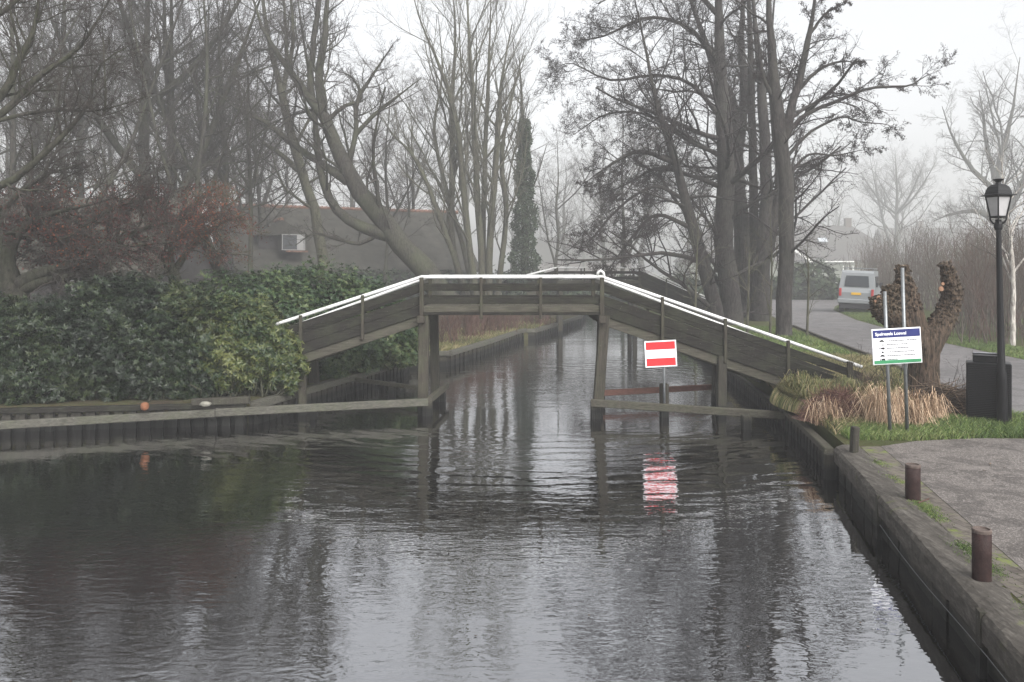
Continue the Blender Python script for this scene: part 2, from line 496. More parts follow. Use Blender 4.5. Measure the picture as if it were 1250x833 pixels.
# ------------------------------------------------------------------ setting: water, land, road
L_EDGE = [(-290, 3), (-60, 9), (-25, 13.2), (-9.5, 15.2), (-5.0, 15.9), (-3.1, 23.2), (-3.2, 25.5), (-1.96, 25.5), (-.9, 29.5),
          (.24, 34.5), (.95, 35.4), (2.7, 41.8), (3.8, 46), (4.6, 52), (5.5, 60)]
def qx(Y): return 2.25 + .203 * Y
R_EDGE = [(qx(-6), -6), (qx(11.7), 11.7), (5.25, 15.9), (5.45, 18), (6.1, 24), (6.7, 30), (7.1, 38), (7.8, 46), (8.4, 52), (8.8, 60)]

def flat_poly(name, pts, z, mat, skirt=0, **kw):
    vs = [(x, y, z) for x, y in pts]; fs = [tuple(range(len(pts)))]
    if skirt:      # the earth face of the bank, along the first points
        n0 = len(vs); vs += [(x, y, -1.6) for x, y in pts[:skirt]]
        fs += [(i, n0 + i, n0 + i + 1, i + 1) for i in range(skirt - 1)]
    o = mesh_obj(name, vs, fs, mat)
    o['kind'] = 'structure'
    return o

wv = [(-292, -8, 0), (30, -8, 0), (30, 70, 0), (-292, 70, 0)]
water = mesh_obj('water', wv, [(0, 1, 2, 3)], M['water']); water['kind'] = 'structure'
cb = MB()
canal_bed = flat_poly('canal_bed', [(-292, -8), (30, -8), (30, 70), (-292, 70)], -1.5, M['litter'])
gl = [(x - .14, y + .16) for x, y in L_EDGE] + [(5.5, 390), (-290, 390), (-290, 4)]
flat_poly('ground', gl, GZ - .06, M['litter'], skirt=len(L_EDGE))
gr = [(x + .14, y) for x, y in R_EDGE] + [(5.52, 60.01), (5.52, 390), (290, 390), (290, -6)]
flat_poly('ground', gr, GZ, M['turf'], skirt=len(R_EDGE))

qp = [(qx(-6) + .62, -6), (qx(11.6) + .62, 11.6), (5.9, 11.95), (6.8, 12.15), (8.0, 12.1), (9.2, 12.2), (12, 12.3), (40, 12.4), (40, -6)]
flat_poly('quay_pavement', qp, GZ + .008, M['quay'])
es = [(qx(-6) + .33, -6), (qx(11.6) + .33, 11.6), (qx(11.6) + .62, 11.6), (qx(-6) + .62, -6)]
flat_poly('brick_edging_path', es, GZ + .004, M['edging'])
road_near = [(9.0, 12.6), (8.75, 14.4), (8.95, 16.0), (9.6, 19.5), (10.4, 23.6), (11.4, 30), (12.5, 36.2), (13.2, 40), (14.0, 44), (13.6, 50), (11.5, 57), (11.5, 64), (22, 69.5), (29, 69.5),
             (22.5, 57), (20, 51), (17.2, 41), (15.6, 33), (14.8, 28.4), (14.2, 22.7), (13.9, 18), (14.5, 12.6)]
flat_poly('road', road_near, GZ + .012, M['road'])
# driveway joining road and quay, outside of the frame's edge
kb = MB()
rn = road_near[1:7]
for a, b_ in zip(rn[:-1], rn[1:]):
    kb.beam((a[0] - .05, a[1], GZ + .02), (b_[0] - .05, b_[1], GZ + .02), .1, .12, bev=.01)
o = kb.build('road_kerb', M['cap']); o['kind'] = 'structure'

# ------------------------------------------------------------------ quay wall
q = thing('quay_wall', 'weathered dark quay wall with worn timber edge beside the paved landing', 'quay wall', (qx(5), 5, 0))
w = MB()
N = 46
ys = np.linspace(-6, 11.7, N)
for i in range(N - 1):     # uneven face panels
    y0, y1 = ys[i], ys[i + 1] - .012
    j = random.uniform(-.018, .018)
    x0, x1 = qx(y0) + .05 + j, qx(y1) + .05 + j
    w.add([(x0, y0, -1.4), (x1, y1, -1.4), (x1, y1, .30), (x0, y0, .30), (x0 + .2, y0, -1.4), (x1 + .2, y1, -1.4), (x1 + .2, y1, .30), (x0 + .2, y0, .30)],
          [(0, 3, 2, 1), (4, 5, 6, 7), (3, 7, 6, 2), (0, 1, 5, 4), (0, 4, 7, 3), (1, 2, 6, 5)])
w.build('wall_panel', M['quaywall'], q)
# the cap beam: lofted with an irregular worn edge
rings = []; nsec = 320
prof = [(-.02, .26), (-.03, .44), (.0, .485), (.08, .505), (.26, .51), (.34, .50), (.34, .26)]
vs = []; fs = []
for i in range(nsec):
    y = -6 + (17.7) * i / (nsec - 1)
    for k, (dx, z) in enumerate(prof):
        nx = .005 * math.sin(y * 3.1 + k) + random.uniform(-.005, .005)
        nz = .004 * math.sin(y * 2.3 + k * 2) + random.uniform(-.004, .004)
        vs.append((qx(y) + dx + nx, y + random.uniform(-.01, .01), z + nz))
npf = len(prof)
for i in range(nsec - 1):
    for k in range(npf - 1):
        a = i * npf + k
        fs.append((a, a + npf, a + npf + 1, a + 1))
mesh_obj('edge_beam', vs, fs, M['cap'], q)
jb = MB()
for y in (1.2, 4.4, 6.05, 9.15):   # dark upright straps at the joints
    jb.box((qx(y) - .012, y, .13), (.05, .09, .72), rz=-.2)
jb.build('joint_strap', M['wood_v_dark'], q)
wire = MB(); wire.tube([(qx(y) - .035, y, .2 + .03 * math.sin(y * 1.4)) for y in np.linspace(-4, 9, 30)], .0035, 5)
wire.build('cable', M['galv'], q, smooth=True)

# ------------------------------------------------------------------ timber revetments
def revetment(name, label, pts, z0, ztop, capw, caph, matcap, matpile, pitch=.24, pw=.17, side=1, group=None, wall=True):
    c = np.mean(np.array(pts), 0)
    t = thing(name, label, 'revetment', (c[0], c[1], 0), group)
    pm = MB(); cm = MB(); bm_ = MB()
    for (x0, y0), (x1, y1) in zip(pts[:-1], pts[1:]):
        L = math.hypot(x1 - x0, y1 - y0); a = math.atan2(y1 - y0, x1 - x0)
        n = max(1, int(L / pitch))
        nx, ny = -math.sin(a) * side, math.cos(a) * side    # towards the land
        for i in range(n):
            f = (i + .5) / n
            pm.box((x0 + (x1 - x0) * f, y0 + (y1 - y0) * f, (ztop - caph - 1.2) / 2), (pw * random.uniform(.85, 1.05), .08, ztop - caph + 1.2), rz=a + random.uniform(-.04, .04), ry=random.uniform(-.01, .01))
        k = .16
        bm_.beam((x0 + nx * .1, y0 + ny * .1, (ztop - caph - 1.2) / 2 - .02), (x1 + nx * .1, y1 + ny * .1, (ztop - caph - 1.2) / 2 - .02), .06, ztop - caph + 1.1)
        cm.beam((x0 - nx * .02 + random.uniform(-.01, .01), y0 - ny * .02, ztop - caph / 2), (x1 - nx * .02, y1 - ny * .02, ztop - caph / 2), capw, caph, bev=.012)
    pm.build('pile_row', matpile, t)
    bm_.build('backing_board', M['wood_v_dark'], t)
    cm.build('cap_beam', matcap, t)
    return t
revetment('bank_revetment', 'low dark timber revetment under the dark rhododendron hedge', [(-30, 12.5), (-25, 13.2), (-9.5, 15.2), (-5.15, 15.85)], 0, .44, .16, .10, M['wood_dark'], M['pile'])
revetment('bank_revetment', 'timber revetment with pale cap running back under the footbridge ramp', [(-5.0, 15.9), (-3.1, 23.2), (-3.2, 25.4)], 0, .46, .2, .15, M['wood_pale'], M['pile'], side=1)
revetment('bank_revetment', 'curved plank revetment with grey cap below the reddish shrubs beyond the bridge', [(-3.3, 25.5), (-1.96, 25.5), (-.9, 29.5), (.24, 34.5), (.55, 35.4)], 0, .48, .22, .14, M['wood_pale'], M['wood_v'], pitch=.42, pw=.30, side=1)
revetment('bank_revetment', 'distant hazy revetment beyond the reddish shrubs', [(.62, 35.45), (.98, 35.5), (2.7, 41.8), (3.8, 46), (4.6, 52)], 0, .46, .22, .16, M['wood_pale'], M['pile'], pitch=.5, pw=.4)
revetment('bank_revetment', 'short mossy timber revetment between quay corner and bridge foot', [(4.66, 11.95), (4.98, 14.0), (5.25, 15.9)], 0, .40, .14, .10, M['wood_mid'], M['pile'], side=-1)
revetment('bank_revetment', 'dark board revetment along the grassy bank under the bridge', [(5.25, 16.0), (5.45, 18), (6.1, 24), (6.7, 30), (7.1, 38), (7.8, 46)], 0, .36, .12, .10, M['wood_dark'], M['pile'], side=-1)
p = MB(); p.tube([(4.57, 11.78, -1), (4.57, 11.78, .36)], .085, 12)
tag(p.build('mooring_pile', M['wood_v_dark'], origin=(4.57, 11.78, 0), smooth=False), 'black round timber pile at the corner of the quay wall', 'pile')

# ------------------------------------------------------------------ footbridges
def footbridge(name, label, Yn, Yf, xa, xb, zr, slopes, xl, xr_n, xr_f, legs, fine=True):
    """flat middle from xa to xb with rail level zr; ramps of slope sl, sr down to xl, xr"""
    t = thing(name, label, 'footbridge', ((xa + xb) / 2, (Yn + Yf) / 2, 0))
    sl, sr = (slopes[0] + slopes[2]) / 2, (slopes[1] + slopes[3]) / 2
    def zat(x):
        if x < xa: return zr - (xa - x) * sl
        if x > xb: return zr - (x - xb) * sr
        return zr
    # deck boards
    d = MB()
    x = xl
    while x < max(xr_n, xr_f):
        z = zat(x)
        s = sl if x < xa else (-sr if x > xb else 0)
        d.box((x, (Yn + Yf) / 2, z - .66), (.15, Yf - Yn - .12, .045), ry=-math.atan(s))
        x += .165
    d.build('deck', M['wood_mid'], t)
    for Y, side in ((Yn, -1), (Yf, 1)):
        xr = xr_n if side < 0 else xr_f
        sl, sr = slopes[:2] if side < 0 else slopes[2:]
        def seg(x0, x1, dz0, dz1, mat, nm, yo=0, th=.045):
            m = MB()
            zc = -(dz0 + dz1) / 2
            a = (x0, Y + yo, zat(x0 + (1e-6 if x0 in (xa, xb) else 0)) + zc) if True else None
            m.beam((x0, Y + yo, zat(x0) + zc), (x1, Y + yo, zat(x1) + zc), th, dz1 - dz0, bev=.007)
            return m.build(nm, mat, t)
        for (x0, x1, kind) in ((xl, xa, 'r'), (xa, xb, 'f'), (xb, xr, 'r')):
            x0 += .01; x1 -= .01
            if kind == 'f':
                seg(x0, x1, .165, .29, M['wood_dark'], 'rail_board', side * .01)
                seg(x0, x1, .43, .555, M['wood_dark'], 'rail_board', side * .012)
                seg(x0, x1, .60, .735, M['wood_mid'], 'side_beam', side * .015, .07)
                seg(x0, x1, .737, .79, M['wood_dark'], 'side_beam', side * .03, .10)
            else:
                seg(x0, x1, .125, .28, M['wood_dark'], 'rail_board', side * .01)
                seg(x0, x1, .385, .57, M['wood_dark'], 'rail_board', side * .012)
                seg(x0, x1, .588, .785, M['wood_dark'], 'rail_board', side * .018)
                seg(x0, x1, .80, .99, M['wood_mid'], 'side_beam', -side * .05, .10)
        # handrail pipe
        pts = [(xl, Y, zat(xl)), (xa, Y, zr), (xb, Y, zr), (xr, Y, zat(xr))]
        h = MB()
        pp = []
        for i, (a, b_) in enumerate(zip(pts[:-1], pts[1:])):
            for k in range(6):
                f = k / 6
                pp.append(tuple(a[j] + (b_[j] - a[j]) * f for j in range(3)))
        pp.append(pts[-1])
        h.tube(pp, .036, 10)
        hp = h.build('handrail', M['pipe'], t, smooth=True)
        if fine:
            e = MB(); c = (xb - .02, Y, zr)
            if side < 0:
                e.tube([(c[0] - .07, c[1], zr), (c[0] - .055, c[1], zr + .09), (c[0], c[1], zr + .13), (c[0] + .055, c[1], zr + .09), (c[0] + .08, c[1], zr - .02)], .03, 8)
                e.build('handrail_joint', M['pipe'], hp, smooth=True)
        # posts
        px = [xa, xa + (xb - xa) * .33, xa + (xb - xa) * .66, xb]
        k = xa - 1.22
        while k > xl + .2: px.append(k); k -= 1.28
        k = xb + 1.25
        while k < xr - .02: px.append(k); k += 1.30
        px.append(xr - (.3 if side < 0 else .06))
        for x in px:
            m = MB()
            m.box((x, Y + side * .065, zat(x) - .44), (.085 if x in (xa, xb) else .06, .065, .86 if xa <= x <= xb else .92), bev=.006)
            m.build('rail_post', M['wood_v'], t)
    for (x0, x1, Y, zt, wd, mt) in legs:
        m = MB()
        m.beam((x0, Y, zt), (x1, Y, -1.2), wd, wd, up=(0, 1, 0), bev=.012)
        m.build('leg', M[mt], t)
    for x in (xa, xb):
        m = MB(); m.box((x, (Yn + Yf) / 2, zr - .87), (.16, Yf - Yn + .5, .15), bev=.01); m.build('cross_beam', M['wood_v'], t)
    return t

FB = footbridge('footbridge', 'weathered wooden footbridge with white pipe handrails arching over the near canal', 17.0, 18.7, -1.87, 1.86, 2.86, (.325, .346, .365, .378), -6.3, 7.26, 7.63,
    [(-1.83, -1.86, 17.02, 2.06, .21, 'wood_v'), (-1.78, -1.72, 18.68, 2.06, .19, 'wood_v_dark'),
     (1.92, 1.69, 17.02, 2.06, .21, 'wood_v'), (2.05, 1.99, 18.68, 2.06, .2, 'wood_v'),
     (-4.36, -4.33, 17.02, 1.20, .15, 'wood_v'), (-4.55, -4.40, 18.68, 1.20, .2, 'wood_v_dark'),
     (4.36, 4.33, 17.02, 1.22, .18, 'wood_v_dark'), (4.70, 4.62, 18.68, 1.15, .2, 'wood_v_dark')])
FB2 = footbridge('footbridge', 'second hazier wooden footbridge farther up the canal', 38.0, 39.7, 2.1, 5.9, 3.12, (.25, .44, .25, .44), .7, 10.2, 10.2,
    [(2.25, 2.25, 38.02, 2.3, .2, 'wood_v'), (2.25, 2.25, 39.68, 2.3, .2, 'wood_v'), (5.7, 5.7, 38.02, 2.3, .2, 'wood_v'), (5.7, 5.7, 39.68, 2.3, .2, 'wood_v')], fine=False)

# ------------------------------------------------------------------ fender booms beside the bridge
def boom(label, segs, piles, mat='wood_pale', pile='wood_v_dark'):
    c = segs[0][0]
    t = thing('fender_boom', label, 'fender', (c[0], c[1], 0))
    for a, b_, w_, h_ in segs:
        m = MB(); m.beam(a, b_, w_, h_, bev=.015); m.build('beam', M[mat], t)
    for (x, y, zt, w_) in piles:
        m = MB(); m.box((x, y, (zt - 1.2) / 2), (w_, w_, zt + 1.2), bev=.012); m.build('pile', M[pile], t)
    return t
def at(u, v, z):
    Y = (CAMH - z) * F / (v - V0)
    return ((u - U0) / F * Y, Y, z)
a0 = at(-120, 526, .27); a1 = at(262, 504.5, .27); a2 = at(522, 491, .30)
boom('long pale fender beam in front of the hedge ending at the bridge leg', [(a0, a1, .10, .145), ((a1[0] + .02, a1[1], a1[2] + .01), a2, .10, .155)],
     [(a2[0] - .02, a2[1] + .14, .32, .2), (-4.0, 16.5, .22, .12), (-6.4, 15.9, .2, .12), (-8.6, 15.25, .2, .12)])
b0 = (a2[0] + .03, a2[1] + .02, .34)
boom('short grey boom turning back around the left bridge legs', [(b0, (-1.5, 18.9, .34), .10, .14)], [(-1.62, 18.75, .3, .2)], 'wood_mid')
c0 = at(722, 492, .33); c1 = at(958, 507.5, .27)
boom('grey fender beam running from the bridge leg to the grassy bank', [(c0, c1, .09, .15)],
     [(c0[0] + .1, c0[1] + .14, .36, .2), (at(913, 506, .3)[0], at(913, 506, .3)[1] + .12, .26, .16)], 'wood_mid')
r0 = at(735, 480, .28); r1 = at(880, 472, .28)
boom('reddish brown fender beam on the far side of the bridge', [(r0, r1, .10, .13)], [(r1[0], r1[1] + .12, .3, .16)], 'wood_red')
d0 = at(414, 461, .34); d1 = at(512, 474, .30)
boom('thin dark fender boom between bank and far bridge leg', [(d0, d1, .08, .10)], [(at(424, 463, .3)[0], at(424, 463, .3)[1], .42, .17), (at(478, 470, .3)[0], at(478, 470, .3)[1] + .1, .36, .16)], 'wood_mid')

# ------------------------------------------------------------------ red and white waterway sign
sx_, sy_ = (809.5 - U0) / F * 16.75, 16.75
p = MB(); p.box((sx_ + .02, sy_, (.68 - 1.2) / 2), (.17, .17, .68 + 1.2), bev=.014)
tag(p.build('mooring_pile', M['wood_v_dark'], origin=(sx_, sy_, 0)), 'square black pile that carries the red and white waterway sign', 'pile')
t = thing('waterway_sign', 'red and white striped no entry waterway sign on a grey pole', 'sign', (sx_, sy_ - .12, .3))
m = MB(); m.tube([(sx_, sy_ - .125, .3), (sx_ - .01, sy_ - .125, 1.55)], .026, 10); m.build('pole', M['galv'], t, True)
cz = P(806.5, 432, sy_ - .17); tilt = math.radians(-3)
def tilted(mb, cx, cz_, w, h, y, th, tilt=tilt, piv=cz):
    dx, dz = cx, cz_
    X = piv[0] + dx * math.cos(tilt) + dz * math.sin(tilt); Z = piv[2] - dx * math.sin(tilt) + dz * math.cos(tilt)
    return mb.box((X, y, Z), (w, th, h), ry=tilt, bev=.002)
W, H = .64, .53
m = MB(); tilted(m, 0, 0, W, H, cz[1], .02); m.build('panel', M['signwhite'], t)
for dz in (.165, -.165):
    m = MB(); tilted(m, 0, dz, W - .05, .155, cz[1] - .012, .006); m.build('red_stripe', M['red'], t)

# ------------------------------------------------------------------ information board
t = thing('information_board', 'white notice board with navy heading and green foot on two grey posts', 'sign', (5.85, 12.3, GZ))
for (ub, ut, vt, rad) in ((1086.5, 1080, 356, .026), (1107.5, 1101.5, 327, .026)):
    a = P(ub, 531, 12.4); b_ = P(ut, vt, 12.4)
    m = MB(); m.tube([a, b_], rad, 12); m.build('post', M['galv'], t, True)
bc = P(1094.5, 422.5, 12.31); tl = math.radians(-3.2)
BW, BH = .735, .535
def brd(mb, x, z, w, h, lay): return tilted(mb, x, z, w, h, bc[1] - .014 - .0025 * lay, .002, tl, bc)
m = MB(); tilted(m, 0, 0, BW, BH, bc[1], .022, tl, bc); pan = m.build('panel', M['signwhite'], t)
m = MB(); brd(m, 0, BH / 2 - .075, BW - .03, .115, 1); m.build('heading_band', M['navy'], pan)
m = MB(); brd(m, 0, -BH / 2 + .038, BW - .03, .05, 1); m.build('foot_band', M['greenband'], pan)
def text_mesh(name, s, size, pos, rot, mat, parent, bold=0.0):
    cu = bpy.data.curves.new(name, 'FONT'); cu.body = s; cu.size = size; cu.extrude = .0012; cu.offset = bold
    ob = bpy.data.objects.new('tmp_text', cu); COL.objects.link(ob)
    bpy.context.view_layer.update()
    me = bpy.data.meshes.new_from_object(ob.evaluated_get(bpy.context.evaluated_depsgraph_get()))
    bpy.data.objects.remove(ob); bpy.data.curves.remove(cu)
    n = len(me.vertices); co = np.empty(n * 3); me.vertices.foreach_get('co', co); co = co.reshape(-1, 3)
    faces = [tuple(p_.vertices) for p_ in me.polygons]
    bpy.data.meshes.remove(me)
    R = np.array(rot.to_3x3())
    V = co @ R.T + np.array(pos)
    return mesh_obj(name, V, faces, mat, parent)
rt = Matrix.Rotation(tl, 4, 'Y') @ Matrix.Rotation(math.pi / 2, 4, 'X')
def bpos(x, z, lay): 
    return (bc[0] + x * math.cos(tl) + z * math.sin(tl), bc[1] - .014 - .0025 * lay, bc[2] - x * math.sin(tl) + z * math.cos(tl))
text_mesh('lettering', 'Spelregels Loswal', .066, bpos(-BW / 2 + .045, BH / 2 - .098, 2.2), rt, M['signwhite'], pan, .0012)
ln = MB(); ic = MB()
rr = random.Random(3)
lens = [.44, .31, .32, .40, .42, .16]
for i in range(6):
    z = .085 - i * .0555
    x = -.155
    while x < -.155 + lens[i]:
        w_ = rr.uniform(.012, .042)
        brd(ln, x + w_ / 2, z, w_, .011, 1); x += w_ + .007
    # little vehicle and person pictograms
    cx = -.225
    if i in (0, 4):      # car
        brd(ic, cx, z, .07, .014, 1); brd(ic, cx, z + .012, .036, .013, 1); brd(ic, cx - .02, z - .010, .012, .008, 1); brd(ic, cx + .02, z - .010, .012, .008, 1)
    elif i in (2, 5):    # lorry
        brd(ic, cx + .01, z + .003, .055, .026, 1); brd(ic, cx - .036, z - .001, .014, .018, 1); brd(ic, cx - .075, z, .02, .005, 1); brd(ic, cx + .02, z - .013, .012, .007, 1)
    elif i == 1:
        brd(ic, cx + .015, z - .004, .014, .022, 1); brd(ic, cx + .015, z + .013, .010, .009, 1)
    else:
        brd(ic, cx + .005, z, .03, .024, 1); brd(ic, cx - .045, z, .03, .005, 1)
ln.build('printed_line', M['inkgrey'], pan); ic.build('pictogram', M['ink'], pan)

# ------------------------------------------------------------------ bollards and quay posts
def bollard(x, y, h, r, label):
    t = thing('bollard', label, 'bollard', (x, y, GZ), 'rusty steel bollards on the quay')
    m = MB(); m.lathe((x, y, GZ), [(r * 1.02, -.02), (r, .02), (r * .99, h * .5), (r, h - .03)], 20); m.build('body', M['rust'], t, False)
    for p_ in t.children[0].data.polygons: p_.use_smooth = len(p_.vertices) == 4
    m = MB(); m.lathe((x, y, GZ), [(r * 1.01, h - .03), (r * 1.03, h - .008), (r * .97, h), (r * .82, h), (r * .78, h - .012)], 20); m.build('rim', M['rust_top'], t)
    return t
bollard(4.37, 8.93, .385, .078, 'shorter rusty bollard beside the mossy quay edge')
bollard(3.79, 6.61, .415, .072, 'rusty brown bollard nearest the camera on the quay paving')
x, y = at(1043, 553, GZ)[:2]
m = MB(); m.box((x, y, GZ + .14), (.095, .095, .44), rz=.3, ry=.06, bev=.012)
tag(m.build('short_post', M['wood_v_dark'], origin=(x, y, GZ)), 'short dark wooden post at the grassy corner of the quay', 'post')

# ------------------------------------------------------------------ litter bin
bx0, by0 = (1206.5 - U0) / F * 13.55, 13.55
BR = Matrix.Rotation(-.50, 4, 'Z')
def turn(mb_):
    mb_.v = [tuple(Vector((bx0, by0, 0)) + BR @ (Vector(q_) - Vector((bx0, by0, 0)))) for q_ in mb_.v]; return mb_
t = thing('litter_bin', 'black perforated steel litter bin with small sloping lid beside the lamp post', 'litter bin', (bx0, by0, GZ))
m = MB(); m.box((bx0, by0, GZ + .50), (.645, .42, .96), bev=.015); bd = turn(m).build('body', M['black_steel'], t)
sl_ = MB()
for i in range(30):
    z = GZ + .08 + i * .029
    sl_.box((bx0, by0 - .222, z), (.58, .016, .015))
for i in range(22):
    x = bx0 - .28 + i * .0267
    sl_.box((x, by0 - .215, GZ + .505), (.007, .010, .87))
turn(sl_).build('grille', M['black_steel'], bd)
m = MB(); m.box((bx0 - .01, by0 + .03, GZ + 1.03), (.43, .3, .10), bev=.01); turn(m).build('collar', M['black_steel'], t)
m = MB(); m.prism([(bx0 - .25, by0 - .16, GZ + 1.12), (bx0 - .20, by0 - .17, GZ + 1.10), (bx0 + .21, by0 - .17, GZ + 1.10), (bx0 + .21, by0 - .17, GZ + 1.115), (bx0 - .20, by0 - .17, GZ + 1.115)], (0, .01, 0))
m.box((bx0 - .005, by0 + .02, GZ + 1.11), (.45, .38, .018), rx=-.18, bev=.004); turn(m).build('lid', M['steel_lid'], t)
for s in (-1, 1):
    m = MB(); m.box((bx0 + s * .25, by0 + .02, GZ + .02), (.05, .3, .06)); turn(m).build('foot', M['black_steel'], t)

# ------------------------------------------------------------------ street lamp
lx, ly = (1224 - U0) / F * 13.15, 13.15
t = thing('street_lamp', 'tall black street lamp with a traditional frosted lantern beside the litter bin', 'street lamp', (lx, ly, GZ))
m = MB()
ltop = 3.28
lean = -.07
def lp(h, x=0): return (lx + lean * h / ltop + x, ly, GZ + h)
m.tube([lp(-.05), lp(.05), lp(.75), lp(.8), lp(.9), lp(1.7), lp(2.6), lp(ltop - .12), lp(ltop)], [.082, .082, .075, .08, .058, .05, .042, .036, .036], 16)
m.build('post', M['black_steel'], t, True)
tx, ty, tz = lp(ltop)
m = MB(); m.lathe((tx, ty, tz), [(.05, -.14), (.062, -.10), (.062, -.04), (.045, 0), (.05, .03)], 16)
for k in range(4):
    a = math.pi / 4 + k * math.pi / 2 + .25
    dx, dy = math.cos(a), math.sin(a)
    m.tube([(tx + dx * .04, ty + dy * .04, tz - .04), (tx + dx * .08, ty + dy * .08, tz - .02), (tx + dx * .11, ty + dy * .11, tz + .03), (tx + dx * .114, ty + dy * .114, tz + .085)], .014, 8)
m.build('bracket', M['black_steel'], t)
def ring4(r, z, rz=.25):
    r = r * .76; z = z * .88
    return [(tx + r * math.cos(math.pi / 4 + k * math.pi / 2 + rz), ty + r * math.sin(math.pi / 4 + k * math.pi / 2 + rz), tz + z) for k in range(4)]
zb, zt_ = .085, .46
rb, rtp = .150, .235
lb, lt_ = ring4(rb, zb), ring4(rtp, zt_)
m = MB()
for k in range(4):
    m.beam(lb[k], lt_[k], .022, .022)
    m.beam(lb[k], lb[(k + 1) % 4], .026, .03)
    m.beam(lt_[k], lt_[(k + 1) % 4], .026, .03)
m.build('lantern_frame', M['black_steel'], t)
ib, it = ring4(rb - .012, zb + .01), ring4(rtp - .012, zt_ - .01)
for k in range(4):
    j = (k + 1) % 4
    m = MB(); a, b_, c, d = map(Vector, (ib[k], ib[j], it[j], it[k]))
    nrm = (b_ - a).cross(d - a).normalized() * -.006
    m.prism([a, b_, c, d], nrm); m.build('pane', M['frost'], t)
def sqloft(prof, name, mat, rot=.25):
    v = []; f = []
    for r, z in prof: v += ring4(r, z, rot)
    for i in range(len(prof) - 1):
        for k in range(4):
            j = (k + 1) % 4
            f.append((i * 4 + k, i * 4 + j, i * 4 + 4 + j, i * 4 + 4 + k))
    f.append((3, 2, 1, 0)); n = len(prof) * 4; f.append((n - 4, n - 3, n - 2, n - 1))
    return mesh_obj(name, v, f, mat, t)
rf = sqloft([(.30, .465), (.335, .470), (.335, .482), (.255, .50), (.235, .56), (.20, .63), (.13, .675), (.06, .685)], 'roof', M['black_steel'])
m = MB(); m.lathe((tx, ty, tz), [(.05, .60), (.036, .632), (.048, .647), (.078, .668), (.082, .68), (.04, .69)], 14); m.build('finial', M['black_steel'], rf)

# ------------------------------------------------------------------ van
def van():
    Yv = 47.5; xv = (1044 - U0) / F * Yv
    t = thing('parked_van', 'pale silver van with roof rack parked on the verge beside the road', 'van', (xv, Yv, GZ))
    base = Matrix.Translation((0, 0, 0))
    w, h, L = 1.84, 1.96, 4.5
    # outline in the side view: (along, height)
    side = [(0, .38), (-.02, .95), (.10, 1.15), (.30, 1.86), (.45, 1.96), (2.9, 1.96), (3.55, 1.30), (4.35, 1.05), (4.5, .85), (4.5, .36)]
    m = MB()
    def sec(sc_, inset): return None
    left = [(-w / 2 + (0.09 if z > 1.2 else 0), y, z) for y, z in side]
    right = [(w / 2 - (0.09 if z > 1.2 else 0), y, z) for y, z in side]
    n = len(side); vs = left + right
    fs = [tuple(range(n)), tuple(range(2 * n - 1, n - 1, -1))] + [(i, n + i, n + (i + 1) % n, (i + 1) % n) for i in range(n)]
    m.add(vs, fs)
    parts = [(m, 'body', 'van')]
    m = MB(); m.prism([(-.62, .045, 1.22), (.62, .045, 1.22), (.56, .225, 1.75), (-.56, .225, 1.75)], (0, .03, 0))
    m.v = [(x, y - .0 + (z - 1.15) * .31 - (y - .045) * 0 - .02 if False else y, z) for x, y, z in m.v]
    m2 = MB()
    for (x0, x1) in ((-.64, .64),):
        a = Vector((x0, .105, 1.22)); b_ = Vector((x1, .105, 1.22)); c = Vector((x1 * .9, .245, 1.72)); d = Vector((x0 * .9, .245, 1.72))
        m2.prism([a, b_, c, d], (0, -.02, .005))
    parts.append((m2, 'rear_window', 'glass_dark'))
    m3 = MB(); m3.box((0, -.09, .55), (1.9, .16, .2), bev=.03); parts.append((m3, 'bumper', 'van'))
    m3 = MB(); m3.box((0, .1, .33), (1.7, .4, .26), bev=.03); parts.append((m3, 'underbody', 'van_dark'))
    m3 = MB(); m3.box((0, -.035, .90), (.5, .02, .11)); parts.append((m3, 'number_plate', 'plate'))
    for s in (-1, 1):
        m3 = MB(); m3.box((s * .83, -.03, .95), (.13, .04, .36), bev=.01); parts.append((m3, 'tail_light', 'taillight'))
        m3 = MB(); m3.prism([(s * (w / 2 - .04), 1.0, 1.22), (s * (w / 2 - .04), 2.7, 1.22), (s * (w / 2 - .08), 2.6, 1.72), (s * (w / 2 - .08), 1.0, 1.72)], (s * .03, 0, 0)); parts.append((m3, 'side_window', 'glass_dark'))
        for yy in (.85, 3.6):
            m3 = MB(); m3.tube([(s * .72, yy, .33), (s * .93, yy, .33)], .33, 18); parts.append((m3, 'wheel', 'tyre'))
        m3 = MB(); m3.box((s * 1.02, 2.95, 1.3), (.18, .1, .24), bev=.02); parts.append((m3, 'mirror', 'van_dark'))
    m3 = MB()
    for s in (-1, 1): m3.tube([(s * .78, .5, 2.07), (s * .78, 2.8, 2.07)], .025, 6)
    for yy in (.55, 1.2, 1.9, 2.7):
        m3.tube([(-.8, yy, 2.07), (.8, yy, 2.07)], .022, 6)
        for s in (-1, 1): m3.tube([(s * .74, yy, 1.94), (s * .74, yy, 2.09)], .02, 6)
    parts.append((m3, 'roof_rack', 'galv'))
    R = Matrix.Rotation(math.radians(-29), 4, 'Z') @ Matrix.Rotation(math.radians(2.5), 4, 'Y') @ Matrix.Diagonal((1.04, 1.0, 1.26, 1.0))
    for mb_, nm, mt in parts:
        mb_.v = [tuple(Vector((xv, Yv, GZ)) + (R @ Vector(q_))) for q_ in mb_.v]
        mb_.build(nm, M[mt], t)
van()

